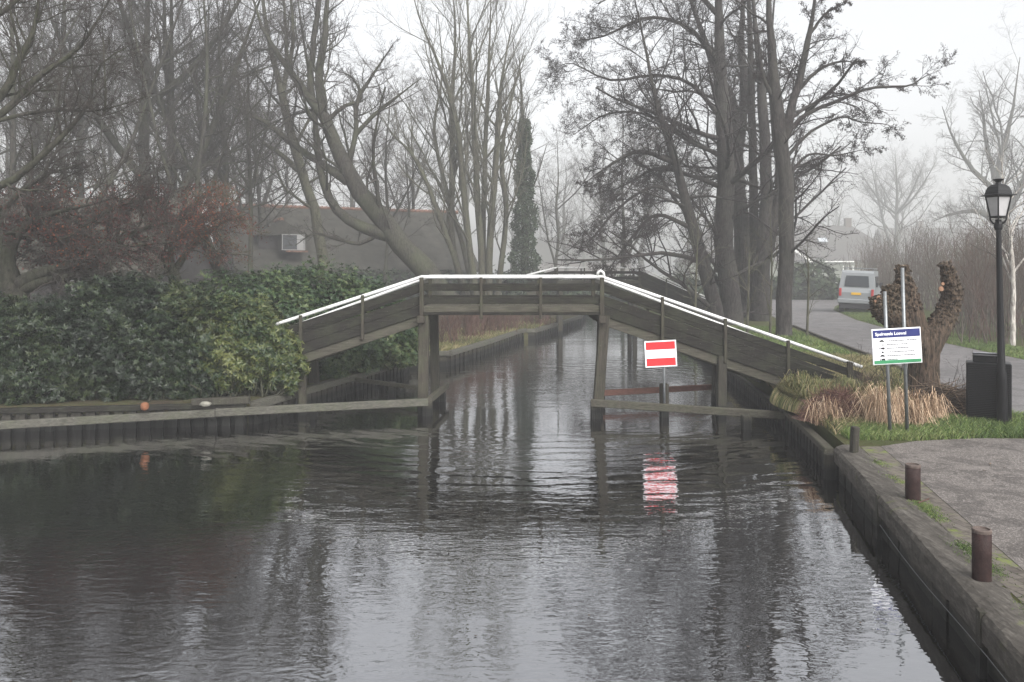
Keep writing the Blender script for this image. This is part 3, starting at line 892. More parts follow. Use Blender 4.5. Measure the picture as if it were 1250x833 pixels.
# ------------------------------------------------------------------ houses
def gable_house(name, label, c, rz, L, Wd, z_eave, z_ridge, mwall, mroof, ridge=None, hip=0.0, chimney=None, cat='house', overhang=.35, big=1.0):
    """ridge along local x"""
    t = thing(name, label, cat, (c[0], c[1], GZ))
    R = Matrix.Rotation(rz, 4, 'Z')
    def T(mb_):
        mb_.v = [tuple(Vector((c[0], c[1], GZ)) + R @ Vector(q_)) for q_ in mb_.v]; return mb_
    ze, zr_ = z_eave - GZ, z_ridge - GZ
    hx, hy = L / 2, Wd / 2
    m = MB()
    if hip > 0:
        m.box((0, 0, ze / 2), (L, Wd, ze))
    else:
        pts = [(-hx, -hy, 0), (-hx, hy, 0), (-hx, hy, ze), (-hx, 0, zr_ - .15), (-hx, -hy, ze)]
        m.prism(pts, (L, 0, 0))
    wall = T(m).build('wall', M[mwall], t)
    o_ = overhang; th = .22
    k = (zr_ - ze) / hy
    m = MB()
    for s in (-1, 1):
        A = [(-hx - o_, s * (hy + o_), ze - k * o_), (hx + o_, s * (hy + o_), ze - k * o_), (hx + o_ - hip, 0, zr_), (-hx - o_ + hip, 0, zr_)]
        m.prism(A, (0, 0, th))
    if hip > 0:
        for s in (-1, 1):
            A = [(s * (hx + o_), -(hy + o_), ze - k * o_), (s * (hx + o_), hy + o_, ze - k * o_), (s * (hx + o_ - hip), 0, zr_)]
            m.prism(A, (0, 0, th * .99))
    roof = T(m).build('roof', M[mroof], t)
    if ridge:
        m = MB()
        x = -hx - o_ + hip + .1
        while x < hx + o_ - hip:
            m.tube([(x, 0, zr_ + th - .03), (x + .34, 0, zr_ + th + .0)], [.15, .18], 8); x += .36
        T(m).build('ridge_tile', M[ridge], roof)
    if chimney is not None:
        for cx in chimney:
            m = MB(); m.box((cx, 0, zr_ + .35 * big), (.75 * big, .6 * big, 1.3 * big), bev=.02); m.box((cx, 0, zr_ + 1.03 * big), (.85 * big, .7 * big, .1)); T(m).build('chimney', M['wall_brick'], roof)
    return t, T, R

# thatched house behind the trees
ra, rb_ = np.array([-22.1, 64.5]), np.array([-5.5, 72.3])
cc = (ra + rb_) / 2; ang = math.atan2(rb_[1] - ra[1], rb_[0] - ra[0])
t, T, R = gable_house('thatched_house', 'big thatched farmhouse with orange ridge tiles behind the leaning tree', (cc[0], cc[1]), ang, 18.5, 11.7, 3.1, 7.9, 'wall_dark', 'thatch', 'ridge')
m = MB(); m.prism([(-7.7, -4.3, 3.6), (-4.4, -4.3, 3.6), (-4.4, -4.3, 5.2), (-7.7, -4.3, 5.2)], (0, 3.4, 0)); dm = T(m).build('dormer', M['wall_dark'], t)
m = MB(); m.prism([(-8.1, -4.7, 5.1), (-4.0, -4.7, 5.1), (-6.05, -4.7, 6.3)], (0, 4.7, 0)); T(m).build('dormer_roof', M['thatch'], dm)
m = MB()
for i in range(12): m.tube([(-6.05, -4.7 + i * .36, 6.3), (-6.05, -4.35 + i * .36, 6.32)], [.15, .19], 8)
T(m).build('dormer_ridge_tile', M['ridge'], dm)
t2 = t
wx, wy, wz = P(358, 296, 60.6)
m = MB()
Rw = Matrix.Rotation(ang, 4, 'Z')
def wbox(dx, dy, dz, sx1, sy1, sz1, mb_):
    p_ = Rw @ Vector((dx, dy, dz)); mb_.box((wx + p_.x, wy + p_.y, wz + p_.z), (sx1, sy1, sz1), rz=ang)
m2 = MB(); wbox(.0, .9, 0, 1.72, 1.7, 1.18, m2); m2.build('window_bay', M['thatch'], t2)
for dx, w_ in ((-.8, .05), (.82, .06), (.5, .5)): wbox(dx, -.09, 0, w_, .07, 1.1, m)
wbox(0, -.09, .56, 1.7, .07, .05, m); wbox(0, -.09, -.56, 1.7, .07, .05, m)
fr = m.build('window', M['oldwhite'], t2)
m = MB(); wbox(-.12, -.07, 0, 1.4, .05, 1.05, m); m.build('pane', M['glass_dark'], fr)
m = MB(); wbox(.25, -.13, -.67, 1.6, .25, .12, m); m.build('sill', M['ridge'], fr)

# dark barn at the left
t, T, R = gable_house('barn', 'dark low barn with one small white framed window behind the hedge', (-18.6, 29.5), .03, 13.5, 6, 3.0, 5.4, 'wall_dark', 'thatch', None, cat='barn')
wx, wy, wz = P(97, 352, 26.2)
m = MB(); ang = 0; Rw = Matrix.Rotation(.03, 4, 'Z')
for dx in (-.24, .24): wbox(dx, 0, 0, .045, .05, .5, m)
for dz in (-.25, .25): wbox(0, 0, dz, .52, .05, .045, m)
fr = m.build('window', M['oldwhite'], t); m = MB(); wbox(0, .01, 0, .44, .03, .46, m); m.build('pane', M['glass_dark'], fr)

# hazy house beyond the road
t, T, R = gable_house('farmhouse', 'hazy dark roofed house with brick chimney and skylight behind the parked van', (54.0, 163), -.04, 40, 18, 4.9, 11.6, 'wall_pale', 'roof_dark', None, hip=7, chimney=[12.6], big=1.6)
m = MB(); m.box((6.2, -4.6, 8.35), (1.7, 1.3, .08), rx=.64); T(m).build('skylight', M['skylight'], t)
m = MB(); m.box((6.1, -9.6, 4.1), (8.4, .2, .2)); T(m).build('gutter', M['white'], t)
m = MB(); m.prism([(-1.1, -10.2, 6.2), (-.95, -10.2, 6.5), (2.0, -10.2, 4.5), (1.85, -10.2, 4.2)], (0, .2, 0)); T(m).build('bargeboard', M['white'], t)
for x_ in (9.4, 10.3, 8.5):
    m = MB(); m.box((x_, -9.05, 2.4), (.14, .08, 1.9)); T(m).build('window_bar', M['white'], t)
t, T, R = gable_house('farmhouse', 'very pale distant roof with a small chimney behind the bare saplings', (126, 230), 0, 46, 16, 6.5, 14.6, 'wall_brick', 'roof_dark', None, chimney=[-11.5], big=2)
t, T, R = gable_house('farmhouse', 'faint grey roof at the misty end of the canal', (19.5, 235), 0, 27, 16, 5.5, 12.2, 'wall_brick', 'thatch', None)

# ------------------------------------------------------------------ vegetation tools (vectorised)
def norm(a): return a / np.maximum(np.linalg.norm(a, axis=-1, keepdims=True), 1e-9)

def tubes(Pp, Rr, ns):
    """Pp (K,n,3), Rr (K,n) -> vertices, quads"""
    K, n, _ = Pp.shape
    T = np.empty_like(Pp)
    T[:, 1:-1] = Pp[:, 2:] - Pp[:, :-2]; T[:, 0] = Pp[:, 1] - Pp[:, 0]; T[:, -1] = Pp[:, -1] - Pp[:, -2]
    T = norm(T)
    d = norm(Pp[:, -1] - Pp[:, 0])
    ref = np.where(np.abs(d[:, 2:3]) > .8, np.array([[1., .13, 0.]]), np.array([[0., .1, 1.]]))[:, None, :] + np.zeros_like(T)
    A = norm(np.cross(T, ref)); B = np.cross(T, A)
    an = np.arange(ns) * 2 * np.pi / ns
    V = Pp[:, :, None, :] + Rr[:, :, None, None] * (A[:, :, None, :] * np.cos(an)[None, None, :, None] + B[:, :, None, :] * np.sin(an)[None, None, :, None])
    V = V.reshape(-1, 3)
    i = (np.arange(K)[:, None, None] * n + np.arange(n - 1)[None, :, None]) * ns
    k = np.arange(ns)[None, None, :]; j = (k + 1) % ns
    Fq = np.stack([i + k, i + j, i + ns + j, i + ns + k], -1).reshape(-1, 4)
    return V, Fq

def join(parts):
    Vs, Fs = [], []; n = 0
    for V, Fq in parts:
        Vs.append(V); Fs.append(Fq + n); n += len(V)
    return np.concatenate(Vs), Fs

def resample(pts, rad, n):
    """smooth (Catmull-Rom) resample of a guide polyline"""
    pts = np.array(pts, float); rad = np.array(rad, float)
    if len(pts) == 2: pts = np.array([pts[0], (pts[0] + pts[1]) / 2, pts[1]]); rad = np.array([rad[0], (rad[0] + rad[1]) / 2, rad[1]])
    m = len(pts) - 1
    t = np.linspace(0, m - 1e-6, n); i = t.astype(int); f = (t - i)[:, None]
    pe = np.vstack([2 * pts[0] - pts[1], pts, 2 * pts[-1] - pts[-2]])
    p0, p1, p2, p3 = pe[i], pe[i + 1], pe[i + 2], pe[i + 3]
    q_ = .5 * (2 * p1 + (p2 - p0) * f + (2 * p0 - 5 * p1 + 4 * p2 - p3) * f ** 2 + (3 * p1 - p0 - 3 * p2 + p3) * f ** 3)
    return q_, rad[i] * (1 - f[:, 0]) + rad[i + 1] * f[:, 0]

def spawn(Pp, Rr, nch, t0, t1, ang, L, npts, trop=0., wob=.15, rr=.6, taper=.3, rmin=.004, rng=RNG, tfall=.4, bias=None, sdL=.3, parL=None):
    """children along each parent. L: child length (scalar, or a fraction of the parent's when parL is given)"""
    K, n, _ = Pp.shape
    t = t0 + (t1 - t0) * ((np.arange(nch)[None, :] + rng.random((K, nch))) / nch)
    x = t * (n - 1); i = np.minimum(x.astype(int), n - 2); f = (x - i)[..., None]
    kk = np.arange(K)[:, None]
    p = Pp[kk, i] * (1 - f) + Pp[kk, i + 1] * f
    d = norm(Pp[kk, i + 1] - Pp[kk, i])
    r = Rr[kk, i] * (1 - f[..., 0]) + Rr[kk, i + 1] * f[..., 0]
    if parL is None: parL = np.ones(K)
    Ls = parL[:, None] * L * (1 - tfall * (t - t0) / max(1e-6, t1 - t0)) * (1 + sdL * rng.standard_normal((K, nch))).clip(.35, 1.8)
    p = p.reshape(-1, 3); d = d.reshape(-1, 3); r = r.ravel(); Ls = Ls.ravel()
    m = len(p)
    rnd = rng.standard_normal((m, 3))
    if bias is not None: rnd = rnd + np.array(bias)
    perp = norm(rnd - d * np.sum(rnd * d, 1, keepdims=True))
    a = np.radians(ang[0] + ang[1] * rng.standard_normal(m))[:, None]
    d = norm(d * np.cos(a) + perp * np.sin(a))
    out = np.empty((m, npts, 3)); out[:, 0] = p
    step = (Ls / (npts - 1))[:, None]
    for s in range(1, npts):
        d = norm(d + wob * rng.standard_normal((m, 3)) + np.array([0, 0, trop]))
        p = p + d * step; out[:, s] = p
    r0 = np.minimum(np.maximum(r * rr, rmin), Ls * .018 + rmin * .8)
    R = r0[:, None] * np.linspace(1, taper, npts)[None, :]
    R = np.maximum(R, rmin * .6)
    return out, R, Ls

def guides(gl, n=14):
    A = [resample([g[0] for g in gd], [g[1] for g in gd], n) for gd in gl]
    tp = np.interp(np.linspace(0, 1, n), [0, .6, 1], [1, 1, .4])
    return np.array([a[0] for a in A]), np.array([a[1] for a in A]) * tp

def gl_px(Y, pts, dY=None):
    """guide from photo pixels: (u, v, diameter px[, distance offset])"""
    out = []
    for q_ in pts:
        y = Y + (q_[3] if len(q_) > 3 else 0)
        out.append((P(q_[0], q_[1], y), q_[2] / 2 / F * y))
    return out

def leaf_quads(C, D, S, ln, wd, rng=RNG):
    """C centres (base), D direction, S side; pointed leaves of two quads folded at the midrib"""
    m = len(C)
    Nn = norm(np.cross(D, S))
    ln = np.broadcast_to(ln, (m,))[:, None]; wd = np.broadcast_to(wd, (m,))[:, None]
    b = C; tip = C + D * ln - Nn * ln * .10
    mid = C + D * ln * .5 + Nn * ln * .03
    l = mid + S * wd * .5 + Nn * wd * .14; r = mid - S * wd * .5 + Nn * wd * .14
    V = np.stack([b, l, tip, mid, r], 1).reshape(-1, 3)
    i = np.arange(m)[:, None] * 5
    Fq = np.concatenate([i + np.array([[0, 3, 2, 1]]), i + np.array([[0, 4, 2, 3]])])
    return V, Fq

def quads(C, A, B):
    """flat quads centred at C with half axes A and B"""
    V = np.stack([C - A - B, C + A - B, C + A + B, C - A + B], 1).reshape(-1, 3)
    return V, (np.arange(len(C))[:, None] * 4 + np.arange(4)[None, :])

def rand_dirs(m, rng=RNG):
    return norm(rng.standard_normal((m, 3)))

# ------------------------------------------------------------------ evergreen bushes
def bush(name, label, ells, mat, whorls, leaf=(.125, .04), droop=.2, stem=None, group=None, cat='shrub', layers=((1, .62), (.86, .38)), seed=1, n_leaf=6, front=None):
    rng = np.random.default_rng(seed)
    E = np.array([(*e[0], *e[1]) for e in ells], float)
    c0 = E[:, :3].mean(0)
    t = thing(name, label, cat, (c0[0], c0[1], GZ), group)
    area = (E[:, 3] * E[:, 4] + E[:, 3] * E[:, 5] + E[:, 4] * E[:, 5])
    area = area / area.sum()
    Cs, Ns = [], []
    whorls = int(whorls * 2.7) if leaf[0] < .18 else whorls
    leaf = (leaf[0] * (.62 if leaf[0] < .18 else 1), leaf[1] * (.70 if leaf[0] < .18 else 1))
    for sc_, share in layers:
        for e, a in zip(E, area):
            m = int(whorls * share * a * 1.6)
            d = rand_dirs(m, rng)
            bumpy = 1 + .19 * np.sin(d[:, 0] * 7 + e[0] * 3) * np.cos(d[:, 2] * 6 + e[1]) + .10 * np.sin(d[:, 1] * 13 + d[:, 2] * 9) + .06 * rng.standard_normal(m)
            p = e[:3] + d * e[3:6] * (sc_ * bumpy)[:, None]
            n = norm(d / e[3:6])
            ok = p[:, 2] > GZ - .05
            for e2 in E:
                if e2 is e or np.all(e2 == e): continue
                ok &= (((p - e2[:3]) / e2[3:6]) ** 2).sum(1) > (sc_ * .8) ** 2
            Cs.append(p[ok]); Ns.append(n[ok])
    C = np.concatenate(Cs); N_ = np.concatenate(Ns)
    m = len(C)
    ax = norm(N_ * .8 + np.array([0, 0, .75]) + .55 * rng.standard_normal((m, 3)))
    # whorl of leaves
    k = n_leaf
    ref = norm(rng.standard_normal((m, 3))); A = norm(np.cross(ax, ref)); B = np.cross(ax, A)
    az = (np.arange(k)[None, :] + .3 * rng.random((m, k))) * 2 * np.pi / k
    tilt_ = np.radians(12 + 28 * rng.random((m, k)) - droop * 95)
    rad = A[:, None] * np.cos(az)[..., None] + B[:, None] * np.sin(az)[..., None]
    D = norm(rad * np.cos(tilt_)[..., None] + ax[:, None] * np.sin(tilt_)[..., None])
    S = norm(np.cross(D, ax[:, None] + 0 * D))
    ln_ = leaf[0] * (.55 + .75 * rng.random((m, k))) * (.75 + .5 * rng.random((m, 1)))
    wd_ = leaf[1] * (.8 + .4 * rng.random((m, k)))
    V, Fq = leaf_quads(np.repeat(C, k, 0), D.reshape(-1, 3), S.reshape(-1, 3), ln_.ravel(), wd_.ravel())
    base_t = .5 + .32 * np.sin(C[:, 0] * 2.1 + C[:, 2] * 2.7 + seed) * np.cos(C[:, 1] * 1.9 + C[:, 0]) + .24 * rng.standard_normal(m)
    tint = (np.repeat(base_t, k) + .16 * rng.standard_normal(m * k)).clip(0, 1)
    mesh_obj('foliage', V, Fq, mat, t, attr=np.repeat(tint, 5))
    # inner twigs
    cen = np.repeat(E[:, :3], 70, 0); rad3 = np.repeat(E[:, 3:6], 70, 0)
    st = cen.copy(); st[:, 2] = GZ - .05; st[:, :2] += rng.standard_normal((len(st), 2)) * rad3[:, :2] * .3
    en = cen + rand_dirs(len(cen), rng) * rad3 * .82
    en[:, 2] = np.maximum(en[:, 2], GZ + .1)
    md = (st + en) / 2 + rng.standard_normal(st.shape) * .12
    PP = np.stack([st, md, en], 1); RR = np.tile([.022, .014, .007], (len(st), 1))
    V1, F1 = tubes(PP, RR, 4)
    mesh_obj('branch', V1, F1, M['bark'], t)
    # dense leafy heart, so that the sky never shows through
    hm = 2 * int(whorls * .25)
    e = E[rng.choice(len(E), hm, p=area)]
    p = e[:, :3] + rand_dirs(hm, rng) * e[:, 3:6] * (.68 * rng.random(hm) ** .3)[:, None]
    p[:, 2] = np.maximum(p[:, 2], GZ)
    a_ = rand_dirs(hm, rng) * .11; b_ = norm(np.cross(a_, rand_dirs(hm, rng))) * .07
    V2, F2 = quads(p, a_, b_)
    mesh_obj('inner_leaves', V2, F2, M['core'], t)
    return t

def ell(u, v0, v1, Y, ru, ry=1.0):
    """ellipsoid spanning photo rows v0..v1 at column u, half width ru pixels"""
    a = P(u, v0, Y); b_ = P(u, v1, Y)
    zc = (a[2] + b_[2]) / 2
    return ((a[0], Y, zc), (ru / F * Y, ry, abs(a[2] - b_[2]) / 2))

hg = 'rhododendrons along the bank'
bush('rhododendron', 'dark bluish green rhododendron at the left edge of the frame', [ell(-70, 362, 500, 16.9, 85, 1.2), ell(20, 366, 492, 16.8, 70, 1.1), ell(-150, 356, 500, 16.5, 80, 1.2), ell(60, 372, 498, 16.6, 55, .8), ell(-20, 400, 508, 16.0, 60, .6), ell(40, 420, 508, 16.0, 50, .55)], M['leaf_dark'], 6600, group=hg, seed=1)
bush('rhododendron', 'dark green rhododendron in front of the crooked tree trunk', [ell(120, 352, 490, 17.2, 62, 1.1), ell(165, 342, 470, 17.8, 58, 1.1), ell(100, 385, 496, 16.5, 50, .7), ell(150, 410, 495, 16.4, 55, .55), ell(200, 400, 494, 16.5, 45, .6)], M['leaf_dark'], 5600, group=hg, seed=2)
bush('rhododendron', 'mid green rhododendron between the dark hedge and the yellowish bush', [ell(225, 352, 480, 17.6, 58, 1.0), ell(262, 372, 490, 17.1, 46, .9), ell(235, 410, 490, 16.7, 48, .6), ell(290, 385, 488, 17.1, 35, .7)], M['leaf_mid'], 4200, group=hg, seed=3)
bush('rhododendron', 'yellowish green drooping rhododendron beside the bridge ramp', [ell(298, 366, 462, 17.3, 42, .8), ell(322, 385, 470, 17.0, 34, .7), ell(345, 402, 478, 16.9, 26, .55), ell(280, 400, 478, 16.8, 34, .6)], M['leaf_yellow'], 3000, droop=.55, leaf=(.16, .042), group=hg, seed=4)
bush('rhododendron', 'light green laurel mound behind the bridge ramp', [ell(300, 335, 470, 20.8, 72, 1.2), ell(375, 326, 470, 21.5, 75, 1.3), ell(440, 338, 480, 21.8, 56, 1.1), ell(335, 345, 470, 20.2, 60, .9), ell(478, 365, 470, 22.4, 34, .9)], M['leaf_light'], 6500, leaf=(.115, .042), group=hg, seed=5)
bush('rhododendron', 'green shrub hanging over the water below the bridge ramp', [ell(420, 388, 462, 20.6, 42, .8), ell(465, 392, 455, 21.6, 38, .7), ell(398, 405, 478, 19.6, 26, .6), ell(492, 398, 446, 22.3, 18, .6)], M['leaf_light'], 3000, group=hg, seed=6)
# far clipped evergreens
bush('garden_hedge', 'dark hazy hedge in front of the house beyond the road', [((x, 70.8, 1.25), (1.6, 1.0, .95)) for x in np.arange(11, 33, 1.9)], M['conifer'], 2600, leaf=(.26, .16), cat='hedge', seed=8, n_leaf=5)
bush('round_shrub', 'rounded hazy evergreen shrub beside the distant house', [((25.2, 69.2, 1.9), (2.2, 1.3, 1.7)), ((23.4, 69.5, 1.5), (1.7, 1.2, 1.2))], M['conifer'], 900, leaf=(.26, .16), cat='shrub', seed=9, n_leaf=5)
bush('garden_hedge', 'misty hedge row across the end of the canal', [((x, 64, 1.3 + .3 * math.sin(x)), (1.9, 1.1, 1.1)) for x in np.arange(-3, 15, 2.0)], M['conifer'], 2200, leaf=(.26, .16), cat='hedge', seed=10, n_leaf=5)
bush('garden_hedge', 'dark hedge in front of the thatched farmhouse', [((x, 59 + (x + 20) * .2, 1.7), (2.1, 1.2, 1.3)) for x in np.arange(-32, 2, 2.2)], M['conifer'], 3200, leaf=(.2, .12), cat='hedge', seed=12, n_leaf=5)

# ------------------------------------------------------------------ bare trees
def tree(name, label, base, g0, mats, l1, l2, l3, l4=None, seed=1, n0=16, group=None, sides=(10, 6, 4, 3, 3), cones=0, cat='tree', leaves=None, rmin=.0065, extra_l1=None):
    """g0: guide limbs; l1.. dicts for spawn(); crown = levels 2+"""
    rng = np.random.default_rng(seed)
    t = thing(name, label, cat, base, group)
    P0, R0 = guides(g0, n0)
    # root flare and waviness on the main limbs
    j = rng.standard_normal(P0.shape) * R0[..., None] * .12; j[:, 0] = 0
    P0 = P0 + j
    L0 = np.linalg.norm(np.diff(P0, axis=1), axis=2).sum(1)
    trunk = [tubes(P0, R0, sides[0])]
    crown = []
    def sp(Pp, Rr, Lp, cfg, nsd):
        cfg = dict(cfg); n_ = cfg.pop('n')
        rel = cfg.pop('rel', True)
        return spawn(Pp, Rr, n_, cfg.pop('t0', .25), cfg.pop('t1', .98), cfg.pop('ang', (45, 12)), cfg.pop('L', .4), cfg.pop('npts', 6), rng=rng, rmin=rmin, parL=Lp if rel else None, **cfg)
    P1, R1, L1 = sp(P0, R0, L0, l1, 6)
    trunk.append(tubes(P1, R1, sides[1]))
    P2, R2, L2 = sp(P1, R1, L1, l2, 4)
    # the leader tips also carry twigs
    crown.append(tubes(P2, R2, sides[2]))
    P3, R3, L3 = sp(P2, R2, L2, l3, 3)
    crown.append(tubes(P3, R3, sides[3]))
    last = (P3, R3, L3)
    if l4:
        P4, R4, L4 = sp(P3, R3, L3, l4, 3)
        crown.append(tubes(P4, R4, 3)); last = (P4, R4, L4)
    V, Fs = join(trunk); mesh_obj('trunk', V, Fs, mats[0], t, smooth=True)
    V, Fs = join(crown); cr = mesh_obj('crown', V, Fs, mats[1], t)
    if cones:
        src = last[0][:, -1]
        pk = src[rng.integers(0, len(src), cones)] + rng.standard_normal((cones, 3)) * .03
        a_ = rand_dirs(cones, rng) * (.010 + .012 * rng.random((cones, 1))); b_ = norm(np.cross(a_, rand_dirs(cones, rng))) * .011
        V, Fq = quads(pk, a_, b_); V2, F2 = quads(pk, norm(np.cross(a_, b_)) * .014, b_)
        V, Fs = join([(V, Fq), (V2, F2)]); mesh_obj('cones', V, Fs, M['cones'], t)
    if leaves:
        n_, box, mt, sz = leaves
        src = np.concatenate([P2.reshape(-1, 3), last[0].reshape(-1, 3)])
        (umin, umax, vmin, vmax) = box
        U = U0 + src[:, 0] / src[:, 1] * F; Vv = V0 + (CAMH - src[:, 2]) / src[:, 1] * F
        src = src[(U > umin) & (U < umax) & (Vv > vmin) & (Vv < vmax)]
        if len(src):
            pk = src[rng.integers(0, len(src), n_)] + rng.standard_normal((n_, 3)) * .10
            D = norm(rand_dirs(n_, rng) + np.array([0, 0, -.7])); S = norm(np.cross(D, rand_dirs(n_, rng)))
            V, Fq = leaf_quads(pk, D, S, sz * (.6 + .7 * rng.random(n_)), sz * .55)
            cl = .5 + .35 * np.sin(pk[:, 0] * 2.3) + .25 * rng.standard_normal(n_)
            mesh_obj('leaves', V, Fq, M[mt], t, attr=np.repeat(cl.clip(0, 1), 5))
    return t

B, TW = M['bark'], M['twig']
std2 = dict(n=9, t0=.2, ang=(42, 14), L=.42, npts=6, trop=.05, wob=.14, rr=.62)
std3 = dict(n=7, t0=.15, ang=(42, 15), L=.45, npts=4, trop=.04, wob=.16, rr=.6)
std4 = dict(n=4, t0=.15, ang=(40, 15), L=.5, npts=3, trop=.03, wob=.15, rr=.6)

# the big leaning tree beyond the bridge
Y = 42
tree('leaning_tree', 'large tree leaning over the thatched roof with a thick slanting trunk', (*P(575, 410, Y)[:2], GZ), [
    gl_px(Y, [(578, 414, 40), (545, 366, 31), (520, 333, 28), (478, 285, 25), (440, 236, 22), (415, 190, 18), (395, 144, 15), (372, 112, 12), (340, 68, 9), (312, 15, 6), (300, -60, 3)]),
    gl_px(Y, [(480, 288, 19), (440, 276, 14), (408, 252, 11), (393, 215, 10), (386, 170, 8), (383, 120, 7), (372, 60, 5), (360, -30, 3)]),
    gl_px(Y, [(425, 222, 13), (398, 203, 10), (365, 182, 8), (325, 150, 6), (285, 130, 4), (240, 90, 2)]),
    gl_px(Y, [(396, 146, 13), (389, 95, 10), (397, 40, 9), (402, -60, 6)]),
    gl_px(Y, [(378, 118, 9), (382, 60, 7), (390, 0, 6), (396, -80, 4)]),
    gl_px(Y, [(425, 205, 8), (434, 165, 6), (436, 125, 6), (452, 96, 5), (480, 55, 3)]),
    gl_px(Y, [(434, 165, 6), (455, 142, 5), (480, 122, 4), (515, 95, 2)]),
    gl_px(Y, [(400, 147, 6), (420, 130, 5), (440, 122, 4), (430, 95, 3), (405, 85, 2)]),
    gl_px(Y, [(352, 88, 6), (358, 40, 4), (350, -40, 3)]),
    gl_px(Y, [(470, 280, 6), (440, 297, 5), (410, 292, 4), (385, 285, 3), (360, 300, 2)]),
    ], (M['bark'], TW),
    dict(n=16, t0=.25, ang=(45, 15), L=.22, npts=8, trop=.10, wob=.16, rr=.42), dict(n=7, t0=.15, ang=(42, 14), L=.45, npts=6, trop=.05, wob=.16, rr=.6),
    dict(n=5, t0=.15, ang=(42, 15), L=.5, npts=4, trop=.02, wob=.16, rr=.6), dict(n=2, t0=.2, ang=(40, 15), L=.5, npts=3, wob=.15, rr=.6), seed=21)

Y = 52
tree('bare_tree', 'slim tree standing behind the light green mound', (*P(400, 400, Y)[:2], GZ), [
    gl_px(Y, [(402, 400, 17), (394, 320, 14), (384, 262, 12), (371, 215, 12), (356, 165, 11), (345, 120, 10), (330, 60, 8), (318, -20, 6), (310, -90, 3)]),
    gl_px(Y, [(371, 215, 8), (345, 190, 6), (318, 170, 4), (290, 120, 3)]),
    gl_px(Y, [(345, 120, 7), (350, 60, 5), (343, -40, 3)]),
    ], (M['bark_green'], TW), dict(n=12, t0=.25, ang=(55, 14), L=.26, npts=8, trop=.07, wob=.14, rr=.4), std2, std3, dict(n=2, t0=.2, ang=(40, 15), L=.5, npts=3, wob=.15, rr=.6), seed=22)

# multi-stemmed tree in the middle
Y = 56
stems = [[(590, 405, 10), (575, 320, 8), (566, 230, 8), (558, 150, 7), (540, 90, 5), (515, 30, 3), (500, -20, 2)],
         [(592, 405, 10), (588, 320, 8), (582, 230, 8), (579, 150, 7), (575, 80, 5), (570, 0, 3), (566, -60, 2)],
         [(596, 405, 10), (597, 320, 9), (603, 230, 8), (608, 150, 7), (612, 100, 5), (625, 30, 3)],
         [(586, 405, 9), (560, 330, 7), (538, 270, 6), (520, 220, 5), (500, 185, 4), (480, 165, 3), (465, 140, 2)],
         [(594, 405, 9), (590, 300, 7), (592, 200, 6), (595, 120, 5), (598, 40, 3), (600, -30, 2)],
         [(600, 405, 9), (612, 320, 7), (618, 250, 6), (612, 190, 6), (625, 120, 4), (640, 60, 2)],
         [(584, 405, 9), (552, 300, 8), (552, 200, 8), (552, 120, 6), (556, 40, 4), (550, -40, 2)],
         [(588, 405, 8), (565, 300, 6), (545, 230, 5), (530, 160, 4), (540, 90, 3), (535, 20, 2)]]
tree('multi_stemmed_tree', 'slender many stemmed bare tree rising behind the flat of the bridge', (*P(592, 405, Y)[:2], GZ), [gl_px(Y, [(*s[:3], (k - 3) * .35) for s in st]) for k, st in enumerate(stems)],
     (M['bark_green'], M['twig_pale']), dict(n=18, t0=.2, ang=(36, 10), L=.24, npts=7, trop=.14, wob=.11, rr=.42), dict(n=7, t0=.2, ang=(34, 12), L=.42, npts=5, trop=.12, wob=.12, rr=.6),
     dict(n=5, t0=.2, ang=(34, 12), L=.5, npts=4, trop=.1, wob=.12, rr=.6), dict(n=2, t0=.2, ang=(34, 12), L=.5, npts=3, wob=.12, rr=.6), seed=23)

# ivy-clad trunk
Y = 58
t = tree('ivy_clad_tree', 'tall narrow tree wrapped in dark ivy beside the many stemmed tree', (*P(640, 400, Y)[:2], GZ), [
    gl_px(Y, [(641, 402, 12), (641, 300, 10), (639, 200, 8), (637, 130, 5), (634, 70, 3)])], (B, TW),
    dict(n=34, t0=.3, ang=(45, 12), L=.17, npts=6, trop=.1, wob=.15, rr=.4), dict(n=6, t0=.2, ang=(40, 14), L=.45, npts=5, wob=.15, rr=.6), dict(n=4, t0=.2, ang=(40, 14), L=.5, npts=3, wob=.15, rr=.6), seed=24)
rng = np.random.default_rng(5); n_ = 13000
z = GZ + rng.random(n_) ** .9 * 13.2; frac = (z - GZ) / 13.2
rad = (1.0 - .72 * frac) * (1 + .16 * np.sin(z * 2.1) + .14 * np.sin(z * 5.3)) * (1 + .35 * rng.random(n_) ** 5)
a = rng.random(n_) * 2 * np.pi; rr_ = rad * (1 - .35 * rng.random(n_) ** 2) * (1 + .12 * np.sin(a * 3 + z))
cx = P(641, 300, Y)[0]
C = np.stack([cx + rr_ * np.cos(a) - .08 * frac, Y + rr_ * np.sin(a), z], 1)
D = norm(np.stack([np.cos(a), np.sin(a), -.9 + 0 * a], 1) + .6 * rng.standard_normal((n_, 3))); S = norm(np.cross(D, rand_dirs(n_, rng)))
V, Fq = leaf_quads(C, D, S, .16, .13)
mesh_obj('ivy', V, Fq, M['ivy'], t, attr=np.repeat(rng.random(n_), 5))

